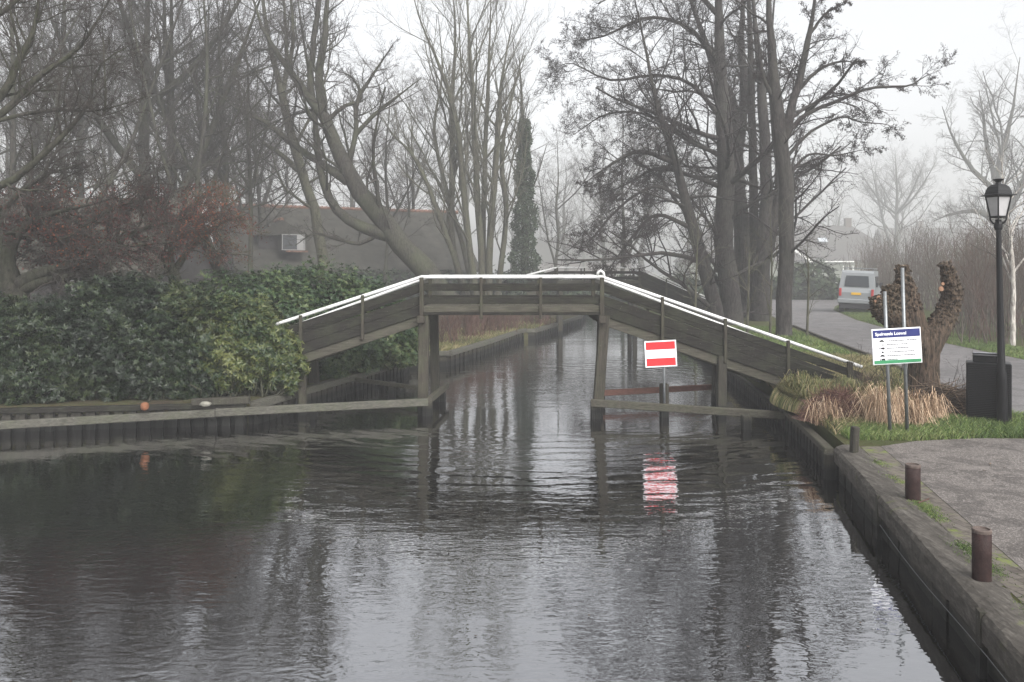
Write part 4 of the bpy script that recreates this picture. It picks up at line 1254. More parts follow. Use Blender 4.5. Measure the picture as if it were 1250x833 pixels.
# crooked trees with withered red leaves above the hedge
Y = 19.5
lv = dict(n=8, t0=.15, ang=(40, 18), L=.5, npts=5, trop=.0, wob=.22, rr=.6)
tree('crooked_tree', 'crooked low tree with thick forking trunk at the left edge above the hedge', (*P(5, 400, Y)[:2], GZ), [
    gl_px(Y, [(18, 420, 40), (15, 360, 34), (8, 330, 26), (12, 300, 17), (28, 278, 12), (60, 262, 8), (110, 250, 5), (160, 235, 3)]),
    gl_px(Y, [(18, 352, 20), (45, 335, 15), (80, 325, 12), (115, 312, 9), (160, 300, 6), (210, 296, 4)]),
    gl_px(Y, [(22, 354, 18), (55, 343, 12), (85, 338, 9), (120, 336, 6), (150, 340, 4)]),
    gl_px(Y, [(8, 340, 20), (-30, 310, 14), (-70, 280, 9), (-100, 250, 5)]),
    gl_px(Y, [(12, 300, 10), (0, 270, 8), (20, 240, 6), (55, 215, 4), (100, 200, 2)]),
    ], (B, M['twig']), dict(n=14, t0=.25, ang=(50, 18), L=.36, npts=8, trop=.0, wob=.24, rr=.42), lv, lv, dict(n=3, t0=.2, ang=(40, 15), L=.5, npts=3, wob=.2, rr=.6), seed=31, leaves=(5000, (-80, 300, 222, 325), 'leaf_red', .055))
tree('crooked_tree', 'crooked tree with red withered leaves leaning left beside the barn window', (*P(112, 400, Y + .8)[:2], GZ), [
    gl_px(Y + .8, [(122, 410, 24), (108, 362, 20), (98, 335, 16), (85, 310, 11), (60, 290, 8), (35, 275, 5)]),
    gl_px(Y + .8, [(100, 338, 12), (130, 305, 9), (170, 282, 6), (220, 268, 4), (265, 262, 3)]),
    gl_px(Y + .8, [(90, 315, 9), (100, 280, 7), (140, 255, 5), (190, 240, 3)]),
    ], (B, M['twig']), dict(n=15, t0=.25, ang=(50, 18), L=.42, npts=8, trop=.0, wob=.24, rr=.42), lv, lv, dict(n=3, t0=.2, ang=(40, 15), L=.5, npts=3, wob=.2, rr=.6), seed=32, leaves=(4600, (20, 330, 228, 322), 'leaf_red', .055))
tree('crooked_tree', 'crooked tree with sparse red leaves behind the mid green rhododendron', (*P(217, 400, Y + 2)[:2], GZ), [
    gl_px(Y + 2, [(216, 410, 20), (216, 358, 17), (208, 325, 13), (185, 300, 9), (150, 280, 6), (110, 270, 3)]),
    gl_px(Y + 2, [(212, 332, 9), (235, 300, 8), (265, 275, 5), (300, 262, 3)]),
    gl_px(Y + 2, [(208, 325, 9), (212, 290, 7), (230, 255, 5), (262, 232, 3)]),
    ], (B, M['twig_pale']), dict(n=14, t0=.25, ang=(50, 18), L=.42, npts=8, trop=.0, wob=.24, rr=.42), lv, lv, None, seed=33, leaves=(2400, (100, 330, 225, 322), 'leaf_red', .055))

# long-limbed tree rooted beyond the left edge
Y = 16.5
tree('overhanging_tree', 'tree outside the frame whose long thin limbs reach in at upper left', (*P(-170, 420, Y)[:2], GZ), [
    gl_px(Y, [(-170, 470, 60), (-165, 330, 48), (-150, 240, 40), (-140, 120, 30), (-120, 0, 22), (-100, -150, 12)]),
    gl_px(Y, [(-150, 240, 22), (-70, 165, 14), (0, 118, 10), (22, 75, 8), (40, 40, 6), (47, 0, 5), (45, -60, 3)]),
    gl_px(Y, [(-150, 250, 22), (-60, 170, 14), (0, 140, 9), (50, 92, 7), (95, 60, 5), (125, 15, 4), (150, -30, 2)]),
    gl_px(Y, [(-155, 300, 20), (-60, 240, 13), (0, 228, 9), (50, 192, 8), (85, 155, 6), (107, 130, 5), (122, 80, 4), (160, 55, 2)]),
    gl_px(Y, [(-140, 120, 14), (-50, 45, 9), (10, 10, 6), (60, -40, 3)]),
    gl_px(Y, [(-60, 165, 8), (0, 147, 5), (60, 135, 4), (120, 135, 3), (180, 118, 1.5)]),
    gl_px(Y, [(107, 130, 4), (128, 135, 3), (125, 30, 2)]),
    ], (B, TW), dict(n=15, t0=.3, ang=(42, 14), L=.20, npts=7, trop=.08, wob=.12, rr=.4), dict(n=7, t0=.15, ang=(40, 15), L=.45, npts=6, trop=.03, wob=.16, rr=.6),
    dict(n=5, t0=.15, ang=(40, 15), L=.5, npts=4, trop=.0, wob=.16, rr=.6), dict(n=2, t0=.2, ang=(40, 15), L=.5, npts=3, wob=.15, rr=.6), seed=34, rmin=.0045)

# tall bare trees behind the hedge
tg = 'tall bare trees behind the hedge'
def tall(u, Y, dia, label, seed, forks=2, lean=0., h=13.5, name='bare_tree', mats=None, dens=1.0, rel=.3, group=tg, base_v=None, trop=.08, lv4=True, t0=.18):
    rg = random.Random(seed)
    x, y, _ = P(u, 400, Y); x0 = x
    if group == tg:
        Y, dia, h = Y * 1.5, dia * 1.4, h * 1.47
        x, y, _ = P(u, 400, Y); x0 = x
    g = []
    n = 7
    pts = []
    for i in range(n):
        f = i / (n - 1)
        pts.append((np.array([x0 + lean * h * f + rg.uniform(-.12, .12) * h * .12 * (i > 0), y + rg.uniform(-.1, .1) * h * .1 * (i > 0), GZ + h * f]), dia / 2 * (1 - .86 * f) * (1.25 if i == 0 else 1)))
    g.append(pts)
    for k in range(forks):
        j = rg.choice([1, 2, 3]); a = rg.uniform(0, 2 * math.pi); sp_ = rg.uniform(.18, .34) * h
        p0, r0 = pts[j]
        hh = h * rg.uniform(.8, 1.0) - (p0[2] - GZ)
        br = []
        for i in range(5):
            f = i / 4
            br.append((p0 + np.array([math.cos(a) * sp_ * f ** .7, math.sin(a) * sp_ * f ** .7, hh * f]), r0 * .72 * (1 - .82 * f)))
        g.append(br)
    return tree(name, label, (x0, y, GZ), g, mats or (M['bark'], TW), dict(n=int(18 * dens), t0=t0, ang=(52, 12), L=rel, npts=8, trop=trop, wob=.13, rr=.4),
                dict(n=9, t0=.15, ang=(42, 14), L=.42, npts=6, trop=.05, wob=.15, rr=.6), dict(n=6, t0=.15, ang=(42, 15), L=.5, npts=4, trop=.03, wob=.16, rr=.6), dict(n=3, t0=.2, ang=(40, 15), L=.5, npts=3, wob=.15, rr=.6) if lv4 else None, seed=seed, group=group, sides=(9, 5, 3, 3, 3))
tall(172, 29, .62, 'tall bare tree with thick trunk directly above the red leaved branches', 41, 3, 0.01, 15)
tall(208, 31, .55, 'tall forked bare tree beside the thickest trunk above the hedge', 42, 3, -.01, 15)
tall(272, 32, .36, 'straight tall bare tree nearest to the farmhouse dormer', 43, 2, .005, 15)
tall(105, 33, .34, 'slim bare tree above the crooked tree with red leaves', 44, 2, .0, 14)
tall(40, 34, .32, 'slim bare tree half hidden by the overhanging limbs', 45, 2, .02, 14)
tall(-30, 30, .4, 'bare tree at the picture edge behind the crooked trunk', 46, 2, .03, 14)
tall(140, 44, .3, 'farther bare tree showing between the two thick trunks', 47, 2, .0, 15)
tall(240, 46, .3, 'farther bare tree left of the orange ridge tiles', 48, 2, .0, 15)
tall(320, 42, .3, 'bare tree in front of the farmhouse dormer roof', 49, 2, -.02, 15)
tall(75, 26, .3, 'slender bare tree rising behind the crooked tree fork', 50, 2, .01, 14)
tall(245, 27, .26, 'slender bare tree behind the sparse red leaves', 51, 2, .0, 14)
tall(305, 30, .22, 'thin leaning bare tree beside the dormer window', 52, 2, -.03, 14)
tall(5, 25, .3, 'bare tree behind the crooked tree at the picture edge', 53, 2, .02, 14)
tall(470, 40, .25, 'thin bare tree crossing the orange ridge tiles', 54, 2, .01, 12)
tall(680, 58, .3, 'thin bare tree left of the canal beyond the second bridge', 55, 2, .0, 12)
tall(760, 48, .3, 'bare tree behind the second bridge', 56, 2, .0, 12)

# backdrop trees: copies of three source trees
def copy_tree(src, loc, label, scale=1.0, rz=0.0, group=None):
    r = src.copy(); COL.objects.link(r); r.location = loc; r.scale = (scale,) * 3; r.rotation_euler = (0, 0, rz)
    r['label'] = label
    if group: r['group'] = group
    for ch in list(src.children):
        c = ch.copy(); COL.objects.link(c); c.parent = r
        for g_ in ch.children:
            d = g_.copy(); COL.objects.link(d); d.parent = c
    return r
bg = 'misty trees beyond the far houses'
s1 = tall(505, 72, .5, 'misty tree above the farmhouse ridge between leaning and many stemmed trees', 61, 3, 0, 17, group=bg, dens=.8, rel=.32)
s2 = tall(735, 120, .7, 'pale misty tree right of the canal end', 62, 3, 0, 23, group=bg, dens=.8, rel=.34)
s3 = tall(690, 165, 1.0, 'faint tree with one straight trunk at the end of the canal', 63, 1, 0, 25, group=bg, dens=.8, rel=.36)
far = [(430, 102, s2, 1.10, 'misty tree behind the upper leaning trunk'), (350, 97, s1, 1.30, 'misty tree over the farmhouse dormer'), (265, 86, s2, 1.10, 'misty tree left of the farmhouse ridge'), (180, 80, s1, 1.23, 'dim tree behind the thick forked trunks'),
       (95, 79, s2, 1.10, 'dim tree behind the slim trunk above the crooked tree'), (10, 76, s1, 1.23, 'dim tree behind the overhanging limbs'), (570, 131, s3, 1.30, 'faint tree behind the many stemmed tree'), (625, 179, s1, 1.17, 'faint tree behind the ivy clad trunk'),
       (300, 91, s3, 1.04, 'misty tree between dormer and forked trunks'), (225, 69, s1, 1.04, 'dim tree between the forked trunks and the dormer'), (60, 91, s3, 1.04, 'dim tree behind the red leaved branches'), (130, 94, s2, 1.04, 'dim tree in the thick of the wood'),
       (785, 166, s3, 1.30, 'faint tree behind the drooping alder branches'), (840, 138, s2, 1.04, 'faint tree behind the alder trunks'), (712, 221, s2, 1.30, 'faintest tree at the end of the canal'), (660, 235, s1, 1.37, 'faintest tree beside the ivy clad trunk'),
       (975, 228, s1, 1.04, 'faint tree over the distant house roof'), (1010, 235, s3, 1.04, 'faint tree left of the distant chimney'), (1160, 228, s2, 1.10, 'faint tree above the very pale roof')]
for i, (u, Yf_, s_, k, lb) in enumerate(far):
    copy_tree(s_, (*P(u, 400, Yf_)[:2], GZ), lb, k, i * 1.3, bg)

# ------------------------------------------------------------------ the alders on the right
Y = 33
AL = (M['bark_alder'], M['twig_alder'])
ag = 'alders between canal and road'
al1 = dict(n=17, t0=.22, ang=(62, 14), L=.24, npts=8, trop=.015, wob=.13, rr=.38)
al2 = dict(n=9, t0=.12, ang=(45, 14), L=.40, npts=6, trop=.03, wob=.17, rr=.6)
al3 = dict(n=7, t0=.15, ang=(48, 15), L=.45, npts=4, trop=.02, wob=.18, rr=.6)
al4 = dict(n=3, t0=.2, ang=(45, 15), L=.5, npts=3, wob=.2, rr=.6)
def alder(label, gls, seed, l1=al1, Y=Y, cones=3500, l4=al4, l2=al2):
    b_ = gls[0][0][0]
    return tree('alder', label, (b_[0], b_[1], GZ), gls, AL, l1, l2, al3, l4, seed=seed, group=ag, cones=cones, sides=(12, 6, 4, 3, 3))
alder('leaning alder trunk at the canal side of the clump drooping towards the far bridge', [
    gl_px(36.5, [(876, 410, 22), (873, 377, 18), (850, 291, 15), (835, 236, 12), (818, 180, 9), (800, 120, 6), (788, 60, 4), (775, 0, 2.5), (765, -60, 1)]),
    gl_px(36.5, [(846, 280, 6), (805, 262, 4.5), (780, 280, 3.5), (755, 312, 2.5), (738, 338, 2)]),
    gl_px(36.5, [(838, 245, 6), (800, 228, 4), (760, 250, 3), (728, 285, 3), (715, 300, 1.5)]),
    gl_px(36.5, [(825, 200, 7), (780, 185, 5), (740, 205, 3), (712, 225, 2)]),
    ], 71, cones=16000, l1=dict(n=28, t0=.10, ang=(55, 14), L=.27, npts=7, trop=-.03, wob=.14, rr=.4))
alder('thick straight alder trunk with wide limbs reaching over the canal', [
    gl_px(38, [(896, 412, 32), (892, 380, 26), (886, 300, 23), (885, 200, 21), (880, 100, 18), (877, 0, 14), (875, -100, 9)]),
    gl_px(38, [(884, 150, 7), (845, 104, 4.5), (800, 92, 3.5), (745, 98, 3), (700, 78, 2), (680, 82, 1.5)]),
    gl_px(38, [(882, 190, 6), (840, 172, 4), (790, 140, 3), (740, 140, 3), (700, 165, 2)]),
    gl_px(38, [(880, 80, 7), (840, 34, 4.5), (790, 22, 3.5), (735, 45, 3), (700, 50, 2)]),
    gl_px(38, [(884, 230, 7), (845, 215, 5), (805, 205, 4), (765, 225, 2.5), (740, 235, 2)]),
    gl_px(38, [(878, 20, 7), (835, -20, 4.5), (780, -20, 3), (730, 5, 3)]),
    ], 72, cones=20000, l1=dict(n=30, t0=.12, ang=(55, 14), L=.27, npts=8, trop=.0, wob=.14, rr=.4))
alder('alder trunk in the heart of the clump that forks high up', [
    gl_px(43.5, [(910, 410, 26), (905, 300, 20), (900, 200, 18), (893, 130, 15), (876, 90, 12), (853, 30, 9), (830, -40, 6)]),
    gl_px(43.5, [(900, 200, 12), (908, 120, 10), (905, 40, 8), (912, -60, 5)])], 73)
alder('slender pale flecked alder stem between the thick trunks', [
    gl_px(42, [(924, 412, 15), (921, 300, 12), (919, 200, 10), (917, 100, 9), (914, 0, 7), (912, -80, 4)])], 74)
alder('twisting alder trunk next to the roadside trunk', [
    gl_px(40.5, [(926, 416, 28), (930, 330, 19), (936, 240, 15), (931, 130, 12), (923, 40, 9), (915, -40, 6)]),
    gl_px(40.5, [(930, 335, 12), (944, 280, 12), (952, 220, 11), (946, 160, 8), (940, 90, 7), (945, 0, 5)]),
    gl_px(40.5, [(936, 250, 6), (960, 215, 4), (985, 210, 3), (1000, 200, 2)])], 75)
alder('roadside alder with a lone limb stretching far out over the road', [
    gl_px(31, [(957, 424, 24), (957, 400, 19), (960, 300, 18), (957, 210, 18), (950, 150, 16), (942, 60, 12), (938, 0, 10), (934, -90, 6)]),
    gl_px(31, [(955, 175, 13), (968, 125, 10), (982, 70, 8), (992, 20, 6), (1000, -50, 4)]),
    gl_px(31, [(958, 172, 6), (980, 142, 5), (1030, 120, 4.2), (1060, 108, 3.6), (1092, 106, 3), (1112, 104, 2.6), (1130, 93, 1.8), (1148, 86, .8)]),
    gl_px(31, [(958, 150, 5), (990, 128, 3.5), (1018, 118, 2.5), (1050, 114, 1.5)]),
    gl_px(31, [(958, 195, 5), (985, 165, 3.5), (1015, 147, 3), (1032, 143, 2.5), (1050, 149, 2), (1082, 152, 1.5), (1090, 158, .8)]),
    gl_px(31, [(960, 220, 4), (985, 190, 3), (1020, 190, 2), (1044, 185, 1.5), (1062, 182, .8)]),
    gl_px(31, [(975, 110, 5), (1000, 85, 4), (1030, 75, 2.5), (1052, 80, 1.2)]),
    gl_px(31, [(990, 40, 4), (1010, 15, 3), (1038, 2, 1.5)]),
    gl_px(31, [(950, 130, 6), (930, 90, 4), (925, 40, 3)]),
    ], 76, l1=dict(n=11, t0=.22, ang=(48, 16), L=.20, npts=7, trop=.03, wob=.16, rr=.42), cones=9000, l4=al4, l2=dict(n=7, t0=.15, ang=(45, 14), L=.42, npts=5, trop=.03, wob=.17, rr=.6))
# pale saplings at the foot of the alders
for i, (u, lb) in enumerate(((848, 'thin sapling at the canal side foot of the alders'), (912, 'thin pale sapling in front of the alder trunks'), (940, 'thin sapling between the alders and roadside trunk'), (985, 'leafless sapling on the verge beyond the roadside trunk'))):
    tree('sapling', lb, (*P(u, 400, 31)[:2], GZ), [[(P(u, 413, 31), .05), (P(u + 2, 330, 31), .035), (P(u + 6 - i * 3, 250 + (i % 2) * 50, 31), .012)]], (M['bark_green'], M['twig_pale']),
         dict(n=12, t0=.1, ang=(38, 12), L=.25, npts=5, trop=.1, wob=.1, rr=.5), dict(n=4, t0=.2, ang=(38, 12), L=.45, npts=4, wob=.1, rr=.6), dict(n=3, t0=.2, ang=(38, 12), L=.5, npts=3, wob=.1, rr=.6), None, seed=80 + i, group='saplings around the alders', rmin=.005, n0=8)

# hazy roadside trees at the right
tall(1093, 190, 1.35, 'pale misty tree behind the parked van and willow', 91, 5, 0, 31, group=bg, rel=.33, dens=1.2, trop=.12, t0=.25)
Y = 115
tree('roadside_tree', 'broad misty tree with arching limbs behind the street lamp', (*P(1228, 400, Y)[:2], GZ), [
    gl_px(Y, [(1228, 376, 16), (1226, 320, 13), (1222, 270, 11), (1216, 225, 9), (1228, 170, 7), (1238, 120, 4), (1245, 70, 2)]),
    gl_px(Y, [(1222, 280, 9), (1203, 262, 7), (1185, 258, 5), (1160, 262, 4), (1140, 270, 2)]),
    gl_px(Y, [(1218, 235, 7), (1195, 215, 6), (1175, 190, 4), (1160, 160, 3), (1150, 130, 2)]),
    gl_px(Y, [(1222, 270, 9), (1245, 230, 8), (1262, 190, 6), (1275, 130, 4), (1280, 80, 2)]),
    gl_px(Y, [(1216, 225, 6), (1205, 180, 5), (1200, 140, 3), (1195, 110, 2)]),
    gl_px(Y, [(1262, 200, 6), (1290, 170, 4), (1310, 130, 2)]),
    ], (B, TW), dict(n=17, t0=.15, ang=(45, 14), L=.30, npts=7, trop=.06, wob=.14, rr=.42), std2, std3, std4, seed=92)
Y = 27
tree('birch', 'thin pale barked birch just beyond the street lamp', (*P(1240, 400, Y)[:2], GZ), [
    gl_px(Y, [(1236, 422, 7), (1237, 350, 5.5), (1233, 290, 4.5), (1226, 240, 3.5), (1222, 190, 2)])], (M['birch'], TW),
    dict(n=20, t0=.25, ang=(42, 12), L=.28, npts=6, trop=.05, wob=.1, rr=.5), dict(n=6, t0=.2, ang=(40, 12), L=.42, npts=5, wob=.1, rr=.6), dict(n=3, t0=.2, ang=(38, 12), L=.5, npts=3, wob=.1, rr=.6), None, seed=93, rmin=.005)

# ------------------------------------------------------------------ bare shrubs: clumps of upright stems
def stems_shrub(name, label, x, y, h, w, n, mat, seed, group=None, cat='shrub', trop=.08, spread=22, rm=.004, kids=5, dry=0):
    rng = np.random.default_rng(seed)
    t = thing(name, label, cat, (x, y, GZ), group)
    Pb = np.stack([x + rng.standard_normal(n) * w * .35, y + rng.standard_normal(n) * w * .3, np.full(n, GZ - .03)], 1)
    d = norm(np.stack([np.tan(np.radians(spread)) * rng.standard_normal(n) * .7, np.tan(np.radians(spread)) * rng.standard_normal(n) * .7, np.ones(n)], 1))
    Ls = h * (.55 + .5 * rng.random(n))
    npt = 7
    Pp = np.empty((n, npt, 3)); Pp[:, 0] = Pb
    p = Pb
    for s in range(1, npt):
        d = norm(d + .09 * rng.standard_normal((n, 3)) + np.array([0, 0, trop])); p = p + d * (Ls / (npt - 1))[:, None]; Pp[:, s] = p
    R = (rm * 2.2 * (.6 + .8 * rng.random(n)))[:, None] * np.linspace(1, .3, npt)[None]
    P1, R1, L1 = spawn(Pp, R, kids, .25, .97, (32, 10), .35, 5, trop=.08, wob=.1, rr=.6, rmin=rm * .8, rng=rng, parL=Ls)
    P2, R2, L2 = spawn(P1, R1, 3, .2, .95, (34, 10), .45, 3, trop=.05, wob=.1, rr=.6, rmin=rm * .7, rng=rng, parL=L1)
    V, Fs = join([tubes(Pp, R, 5)]); mesh_obj('stems', V, Fs, mat, t)
    V, Fs = join([tubes(P1, R1, 3), tubes(P2, R2, 3)]); mesh_obj('twigs', V, Fs, mat, t)
    return t

# brown thicket behind the far verge: many saplings, copies of four
tk = 'bare saplings in the thicket beyond the road'
srcs = [stems_shrub('bare_shrub', 'bare brown sapling clump in the thicket beyond the road', 16.2 + i * .9, 27.5 + i * 2.2, 4.2 - i * .2, 1.6, 26, (M['twig_brown'], M['twig_red'], M['twig_brown'], M['twig_pale'])[i], 100 + i, tk, trop=.1, spread=14, rm=.007) for i in range(4)]
rg = random.Random(9)
for i in range(40):
    f = i / 39
    yy = 25 + f * 48 + rg.uniform(-1, 1)
    xx = 16.2 + (yy - 25) * .27 + rg.uniform(.8, 8.0) + (1.2 if yy > 38 else 0)
    copy_tree(srcs[i % 4], (xx, yy, GZ), 'bare brown sapling clump in the thicket beyond the road', rg.uniform(.8, 1.3) * (1 + .35 * f), rg.uniform(0, 6), tk)
# shrubs on the left bank beyond the bridge
rgp = 'reddish shrubs on the far left bank'
for i, (u, v, hh, n_, mt, lb) in enumerate(((545, 419, 1.25, 60, 'twig_red', 'reddish bare shrub above the corner of the curved revetment'), (575, 412, 1.3, 70, 'twig_red', 'reddish twiggy shrub in the middle of the curved bank'), (602, 406, 1.35, 70, 'twig_red', 'reddish brown shrub near the bend of the curved bank'), (622, 402, 1.2, 50, 'twig_red', 'reddish shrub at the end of the curved bank'), (657, 397, .9, 50, 'straw', 'orange brown dry shrub beyond the bend in the bank'),
        (560, 400, 1.3, 50, 'twig_pale', 'pale twiggy shrub behind the reddish shrubs'), (515, 424, 1.1, 40, 'twig', 'brown shrub against the bridge leg on the curved bank'))):
    xx, yy, _ = at(u, v, GZ); yy += .9; xx = (u - U0) / F * yy
    stems_shrub('bank_shrub', lb, xx, yy, hh, 1.1, n_, M[mt] if mt != 'straw' else M['twig_red'], 140 + i, rgp, spread=24, rm=.006, kids=6)

# ------------------------------------------------------------------ grasses and reeds (stuff)
def blades(name, label, cat, pts, h, w, mat, seed, lean=.35, seg=3, tl=(0, 1), parent=None, kind='stuff', zb=None):
    rng = np.random.default_rng(seed)
    m = len(pts)
    a = rng.random(m) * 2 * np.pi
    dirh = np.stack([np.cos(a), np.sin(a), 0 * a], 1)
    Hh = h * (.5 + .8 * rng.random(m)); le = lean * (.4 + rng.random(m))
    side = np.stack([-np.sin(a + 1.2), np.cos(a + 1.2), 0 * a], 1)
    rows = []
    for s in range(seg + 1):
        f = s / seg
        c = pts + dirh * (le * Hh * f ** 1.8)[:, None] + np.array([0, 0, 1.]) * (Hh * (f - .35 * le * f ** 3))[:, None]
        ww = (w * (1 - f) ** .7 + .0008)
        rows.append(c - side * ww / 2); rows.append(c + side * ww / 2)
    V = np.stack(rows, 1)
    k = 2 * (seg + 1)
    i = np.arange(m)[:, None] * k
    Fq = np.concatenate([i + np.array([[2 * s, 2 * s + 1, 2 * s + 3, 2 * s + 2]]) for s in range(seg)])
    cl = (.5 + .3 * np.sin(pts[:, 0] * 1.7 + 1) * np.cos(pts[:, 1] * 1.3) + .38 * rng.standard_normal(m)).clip(0, 1)
    o = mesh_obj(name, V.reshape(-1, 3), Fq, mat, parent, attr=np.repeat(cl, k), origin=None)
    if parent is None: tag(o, label, cat, kind=kind)
    return o

def scatter(poly, n, z=GZ, seed=0):
    rng = np.random.default_rng(seed)
    poly = np.array(poly, float); lo, hi = poly.min(0), poly.max(0)
    out = []; tot = 0
    while tot < n:
        q_ = lo + rng.random((n * 2, 2)) * (hi - lo)
        inside = np.zeros(len(q_), bool)
        j = len(poly) - 1
        for i in range(len(poly)):
            xi, yi = poly[i]; xj, yj = poly[j]
            c = ((yi > q_[:, 1]) != (yj > q_[:, 1])) & (q_[:, 0] < (xj - xi) * (q_[:, 1] - yi) / (yj - yi + 1e-12) + xi)
            inside ^= c; j = i
        out.append(q_[inside]); tot += inside.sum()
    q_ = np.concatenate(out)[:n]
    return np.column_stack([q_, np.full(n, z)])

g1 = scatter([(4.95, 12.05), (6.0, 12.0), (7.4, 12.2), (9.2, 12.25), (8.8, 13.2), (8.6, 14.4), (8.4, 14.6), (6.9, 13.9), (5.6, 13.4), (5.1, 13.2)], 26000, GZ - .01, 1)
blades('grass', 'fresh green grass strip around the lamp post and sign', 'grass', g1, .13, .014, M['grass'], 201, .7)
g2 = scatter([(4.9, 12.4), (5.3, 15.9), (5.6, 18), (6.2, 24), (9.9, 23), (8.6, 16.5), (8.2, 15), (6.5, 13.8)], 42000, GZ - .01, 2)
blades('rough_grass', 'rough olive grass on the bank around the bridge foot', 'grass', g2, .22, .018, M['grass_olive'], 202, .8)
g3 = scatter([(6.4, 24), (7.0, 36), (12.0, 36), (9.9, 23)], 22000, GZ - .01, 3)
blades('verge_grass', 'green grass between alders and road', 'grass', g3, .12, .02, M['grass'], 203, .7)
g4 = scatter([(14.2, 22), (14.9, 28.4), (15.7, 33), (17.3, 41), (20.2, 51), (24, 60), (27, 60), (21, 48), (18.5, 38), (16.4, 28), (15.8, 22)], 30000, GZ - .01, 4)
blades('far_verge_grass', 'pale green verge grass beyond the road under the van', 'grass', g4, .12, .025, M['grass'], 204, .7)
g5 = scatter([(-3.1, 25.8), (-1.95, 25.8), (-.9, 29.8), (.2, 34.8), (.9, 35.8), (2.6, 42), (0, 42), (-2, 36), (-4, 28)], 14000, GZ - .06, 5)
blades('bank_grass', 'dry grass at the foot of the reddish shrubs', 'grass', g5, .16, .018, M['grass_olive'], 205, .8)
# a raised mound of rough grass by the bridge foot
def mound(name, label, cx, cy, rx, ry, h, n, mat, seed, bl=(.16, .011), lean=1.0, cat='grass', kind='stuff'):
    rng = np.random.default_rng(seed)
    r = np.sqrt(rng.random(n)); a = rng.random(n) * 2 * np.pi
    z = GZ - .03 + h * (1 - r ** 2) * (1 + .25 * np.sin(a * 3 + cx))
    pts = np.column_stack([cx + rx * r * np.cos(a), cy + ry * r * np.sin(a), z])
    return blades(name, label, cat, pts, bl[0], bl[1], mat, seed, lean, kind=kind)
def soil_mound(cx, cy, rx, ry, h):
    vs = [(cx, cy, GZ - .05 + h)]; fs = []; n = 20
    for k, r in enumerate((.35, .7, 1.0)):
        for i in range(n):
            a = 2 * math.pi * i / n
            vs.append((cx + rx * r * math.cos(a), cy + ry * r * math.sin(a), GZ - .05 + h * (1 - r * r) * (1 + .25 * math.sin(a * 3 + cx))))
    for i in range(n): fs.append((0, 1 + i, 1 + (i + 1) % n))
    for k in range(2):
        for i in range(n):
            a = 1 + k * n + i; b_ = 1 + k * n + (i + 1) % n; fs.append((a, a + n, b_ + n, b_))
    o = mesh_obj('earth_mound', vs, fs, M['turf'], smooth=True); o['kind'] = 'structure'
soil_mound(5.95, 15.2, 1.0, 1.5, .24)
mound('mound_grass', 'hump of olive green grass where the bridge ramp lands', 5.95, 15.2, 1.05, 1.6, .24, 30000, M['grass_olive'], 211, bl=(.3, .022), lean=.7)

def arching(name, label, cat, cx, cy, rx, ry, n, h, mat, seed, w=.012, zb=GZ, droop=1.5, fan=1.0):
    """dry reed clump: long blades that rise and bend over"""
    rng = np.random.default_rng(seed)
    t = thing(name, label, cat, (cx, cy, zb))
    a = rng.random(n) * 2 * np.pi; r = rng.random(n) ** .7
    pts = np.column_stack([cx + rx * r * np.cos(a), cy + ry * r * np.sin(a), np.full(n, zb - .02)])
    a2 = a + rng.standard_normal(n) * 1.5
    dh = np.stack([np.cos(a2), np.sin(a2), 0 * a2], 1)
    Hh = h * (.35 + .95 * rng.random(n)) * (1.1 - .3 * r); reach = Hh * (.25 + .75 * rng.random(n)) * fan
    side = np.stack([-np.sin(a2), np.cos(a2), 0 * a2], 1); side = norm(side + .5 * rng.standard_normal((n, 3)))
    seg = 7; rows = []
    fold = .35 + .45 * rng.random(n)
    for s in range(seg + 1):
        f = s / seg
        up = Hh * (np.minimum(f, fold) / fold * 1.0 - droop * np.maximum(f - fold, 0) / (1 - fold) * (.25 + .5 * rng.random(n) * 0 + .3 * (reach / Hh)))
        c = pts + dh * (reach * f ** 1.4)[:, None] + np.array([0, 0, 1.]) * up[:, None]
        ww = w * (1 - .75 * f)
        rows += [c - side * ww / 2, c + side * ww / 2]
    V = np.stack(rows, 1); k = 2 * (seg + 1); i = np.arange(n)[:, None] * k
    Fq = np.concatenate([i + np.array([[2 * s, 2 * s + 1, 2 * s + 3, 2 * s + 2]]) for s in range(seg)])
    mesh_obj('blades', V.reshape(-1, 3), Fq, mat, t, attr=np.repeat(rng.random(n), k))
    return t
arching('dry_reed_clump', 'straw coloured dry reed clump behind the notice board posts', 'reeds', (1078 - U0) / F * 13.2, 13.2, .26, .26, 800, .58, M['straw'], 221, .010)
arching('dry_reed_clump', 'smaller straw clump between the notice board and the willow', 'reeds', (1112 - U0) / F * 13.1, 13.1, .24, .25, 420, .52, M['straw'], 222, .010)
arching('dry_reed_clump', 'straw clump drooping over the mossy revetment', 'reeds', (1008 - U0) / F * 13.4, 13.4, .24, .3, 260, .40, M['straw'], 223, .009, fan=1.2)
arching('dry_reed_clump', 'thin straw tuft against the brushwood heap', 'reeds', (1140 - U0) / F * 13.6, 13.6, .14, .15, 160, .45, M['straw'], 224, .012)

for i_, (x_, y_, lb_) in enumerate(((5.45, 14.6, 'olive grass tussock hanging over the revetment near the straw'), (5.55, 15.3, 'olive grass tussock where the fender beam meets the bank'), (5.95, 14.4, 'olive grass tussock in front of the ramp end'),
        (6.2, 15.1, 'olive grass tussock directly below the last handrail post'), (5.7, 16.1, 'olive grass tussock under the bridge side beams'), (6.7, 14.7, 'olive grass tussock beside the bramble mound'))):
    arching('grass_tussock', lb_, 'grass', x_, y_, .30, .30, 650, .40, M['grass_olive'], 260 + i_, .012, zb=GZ + .06)

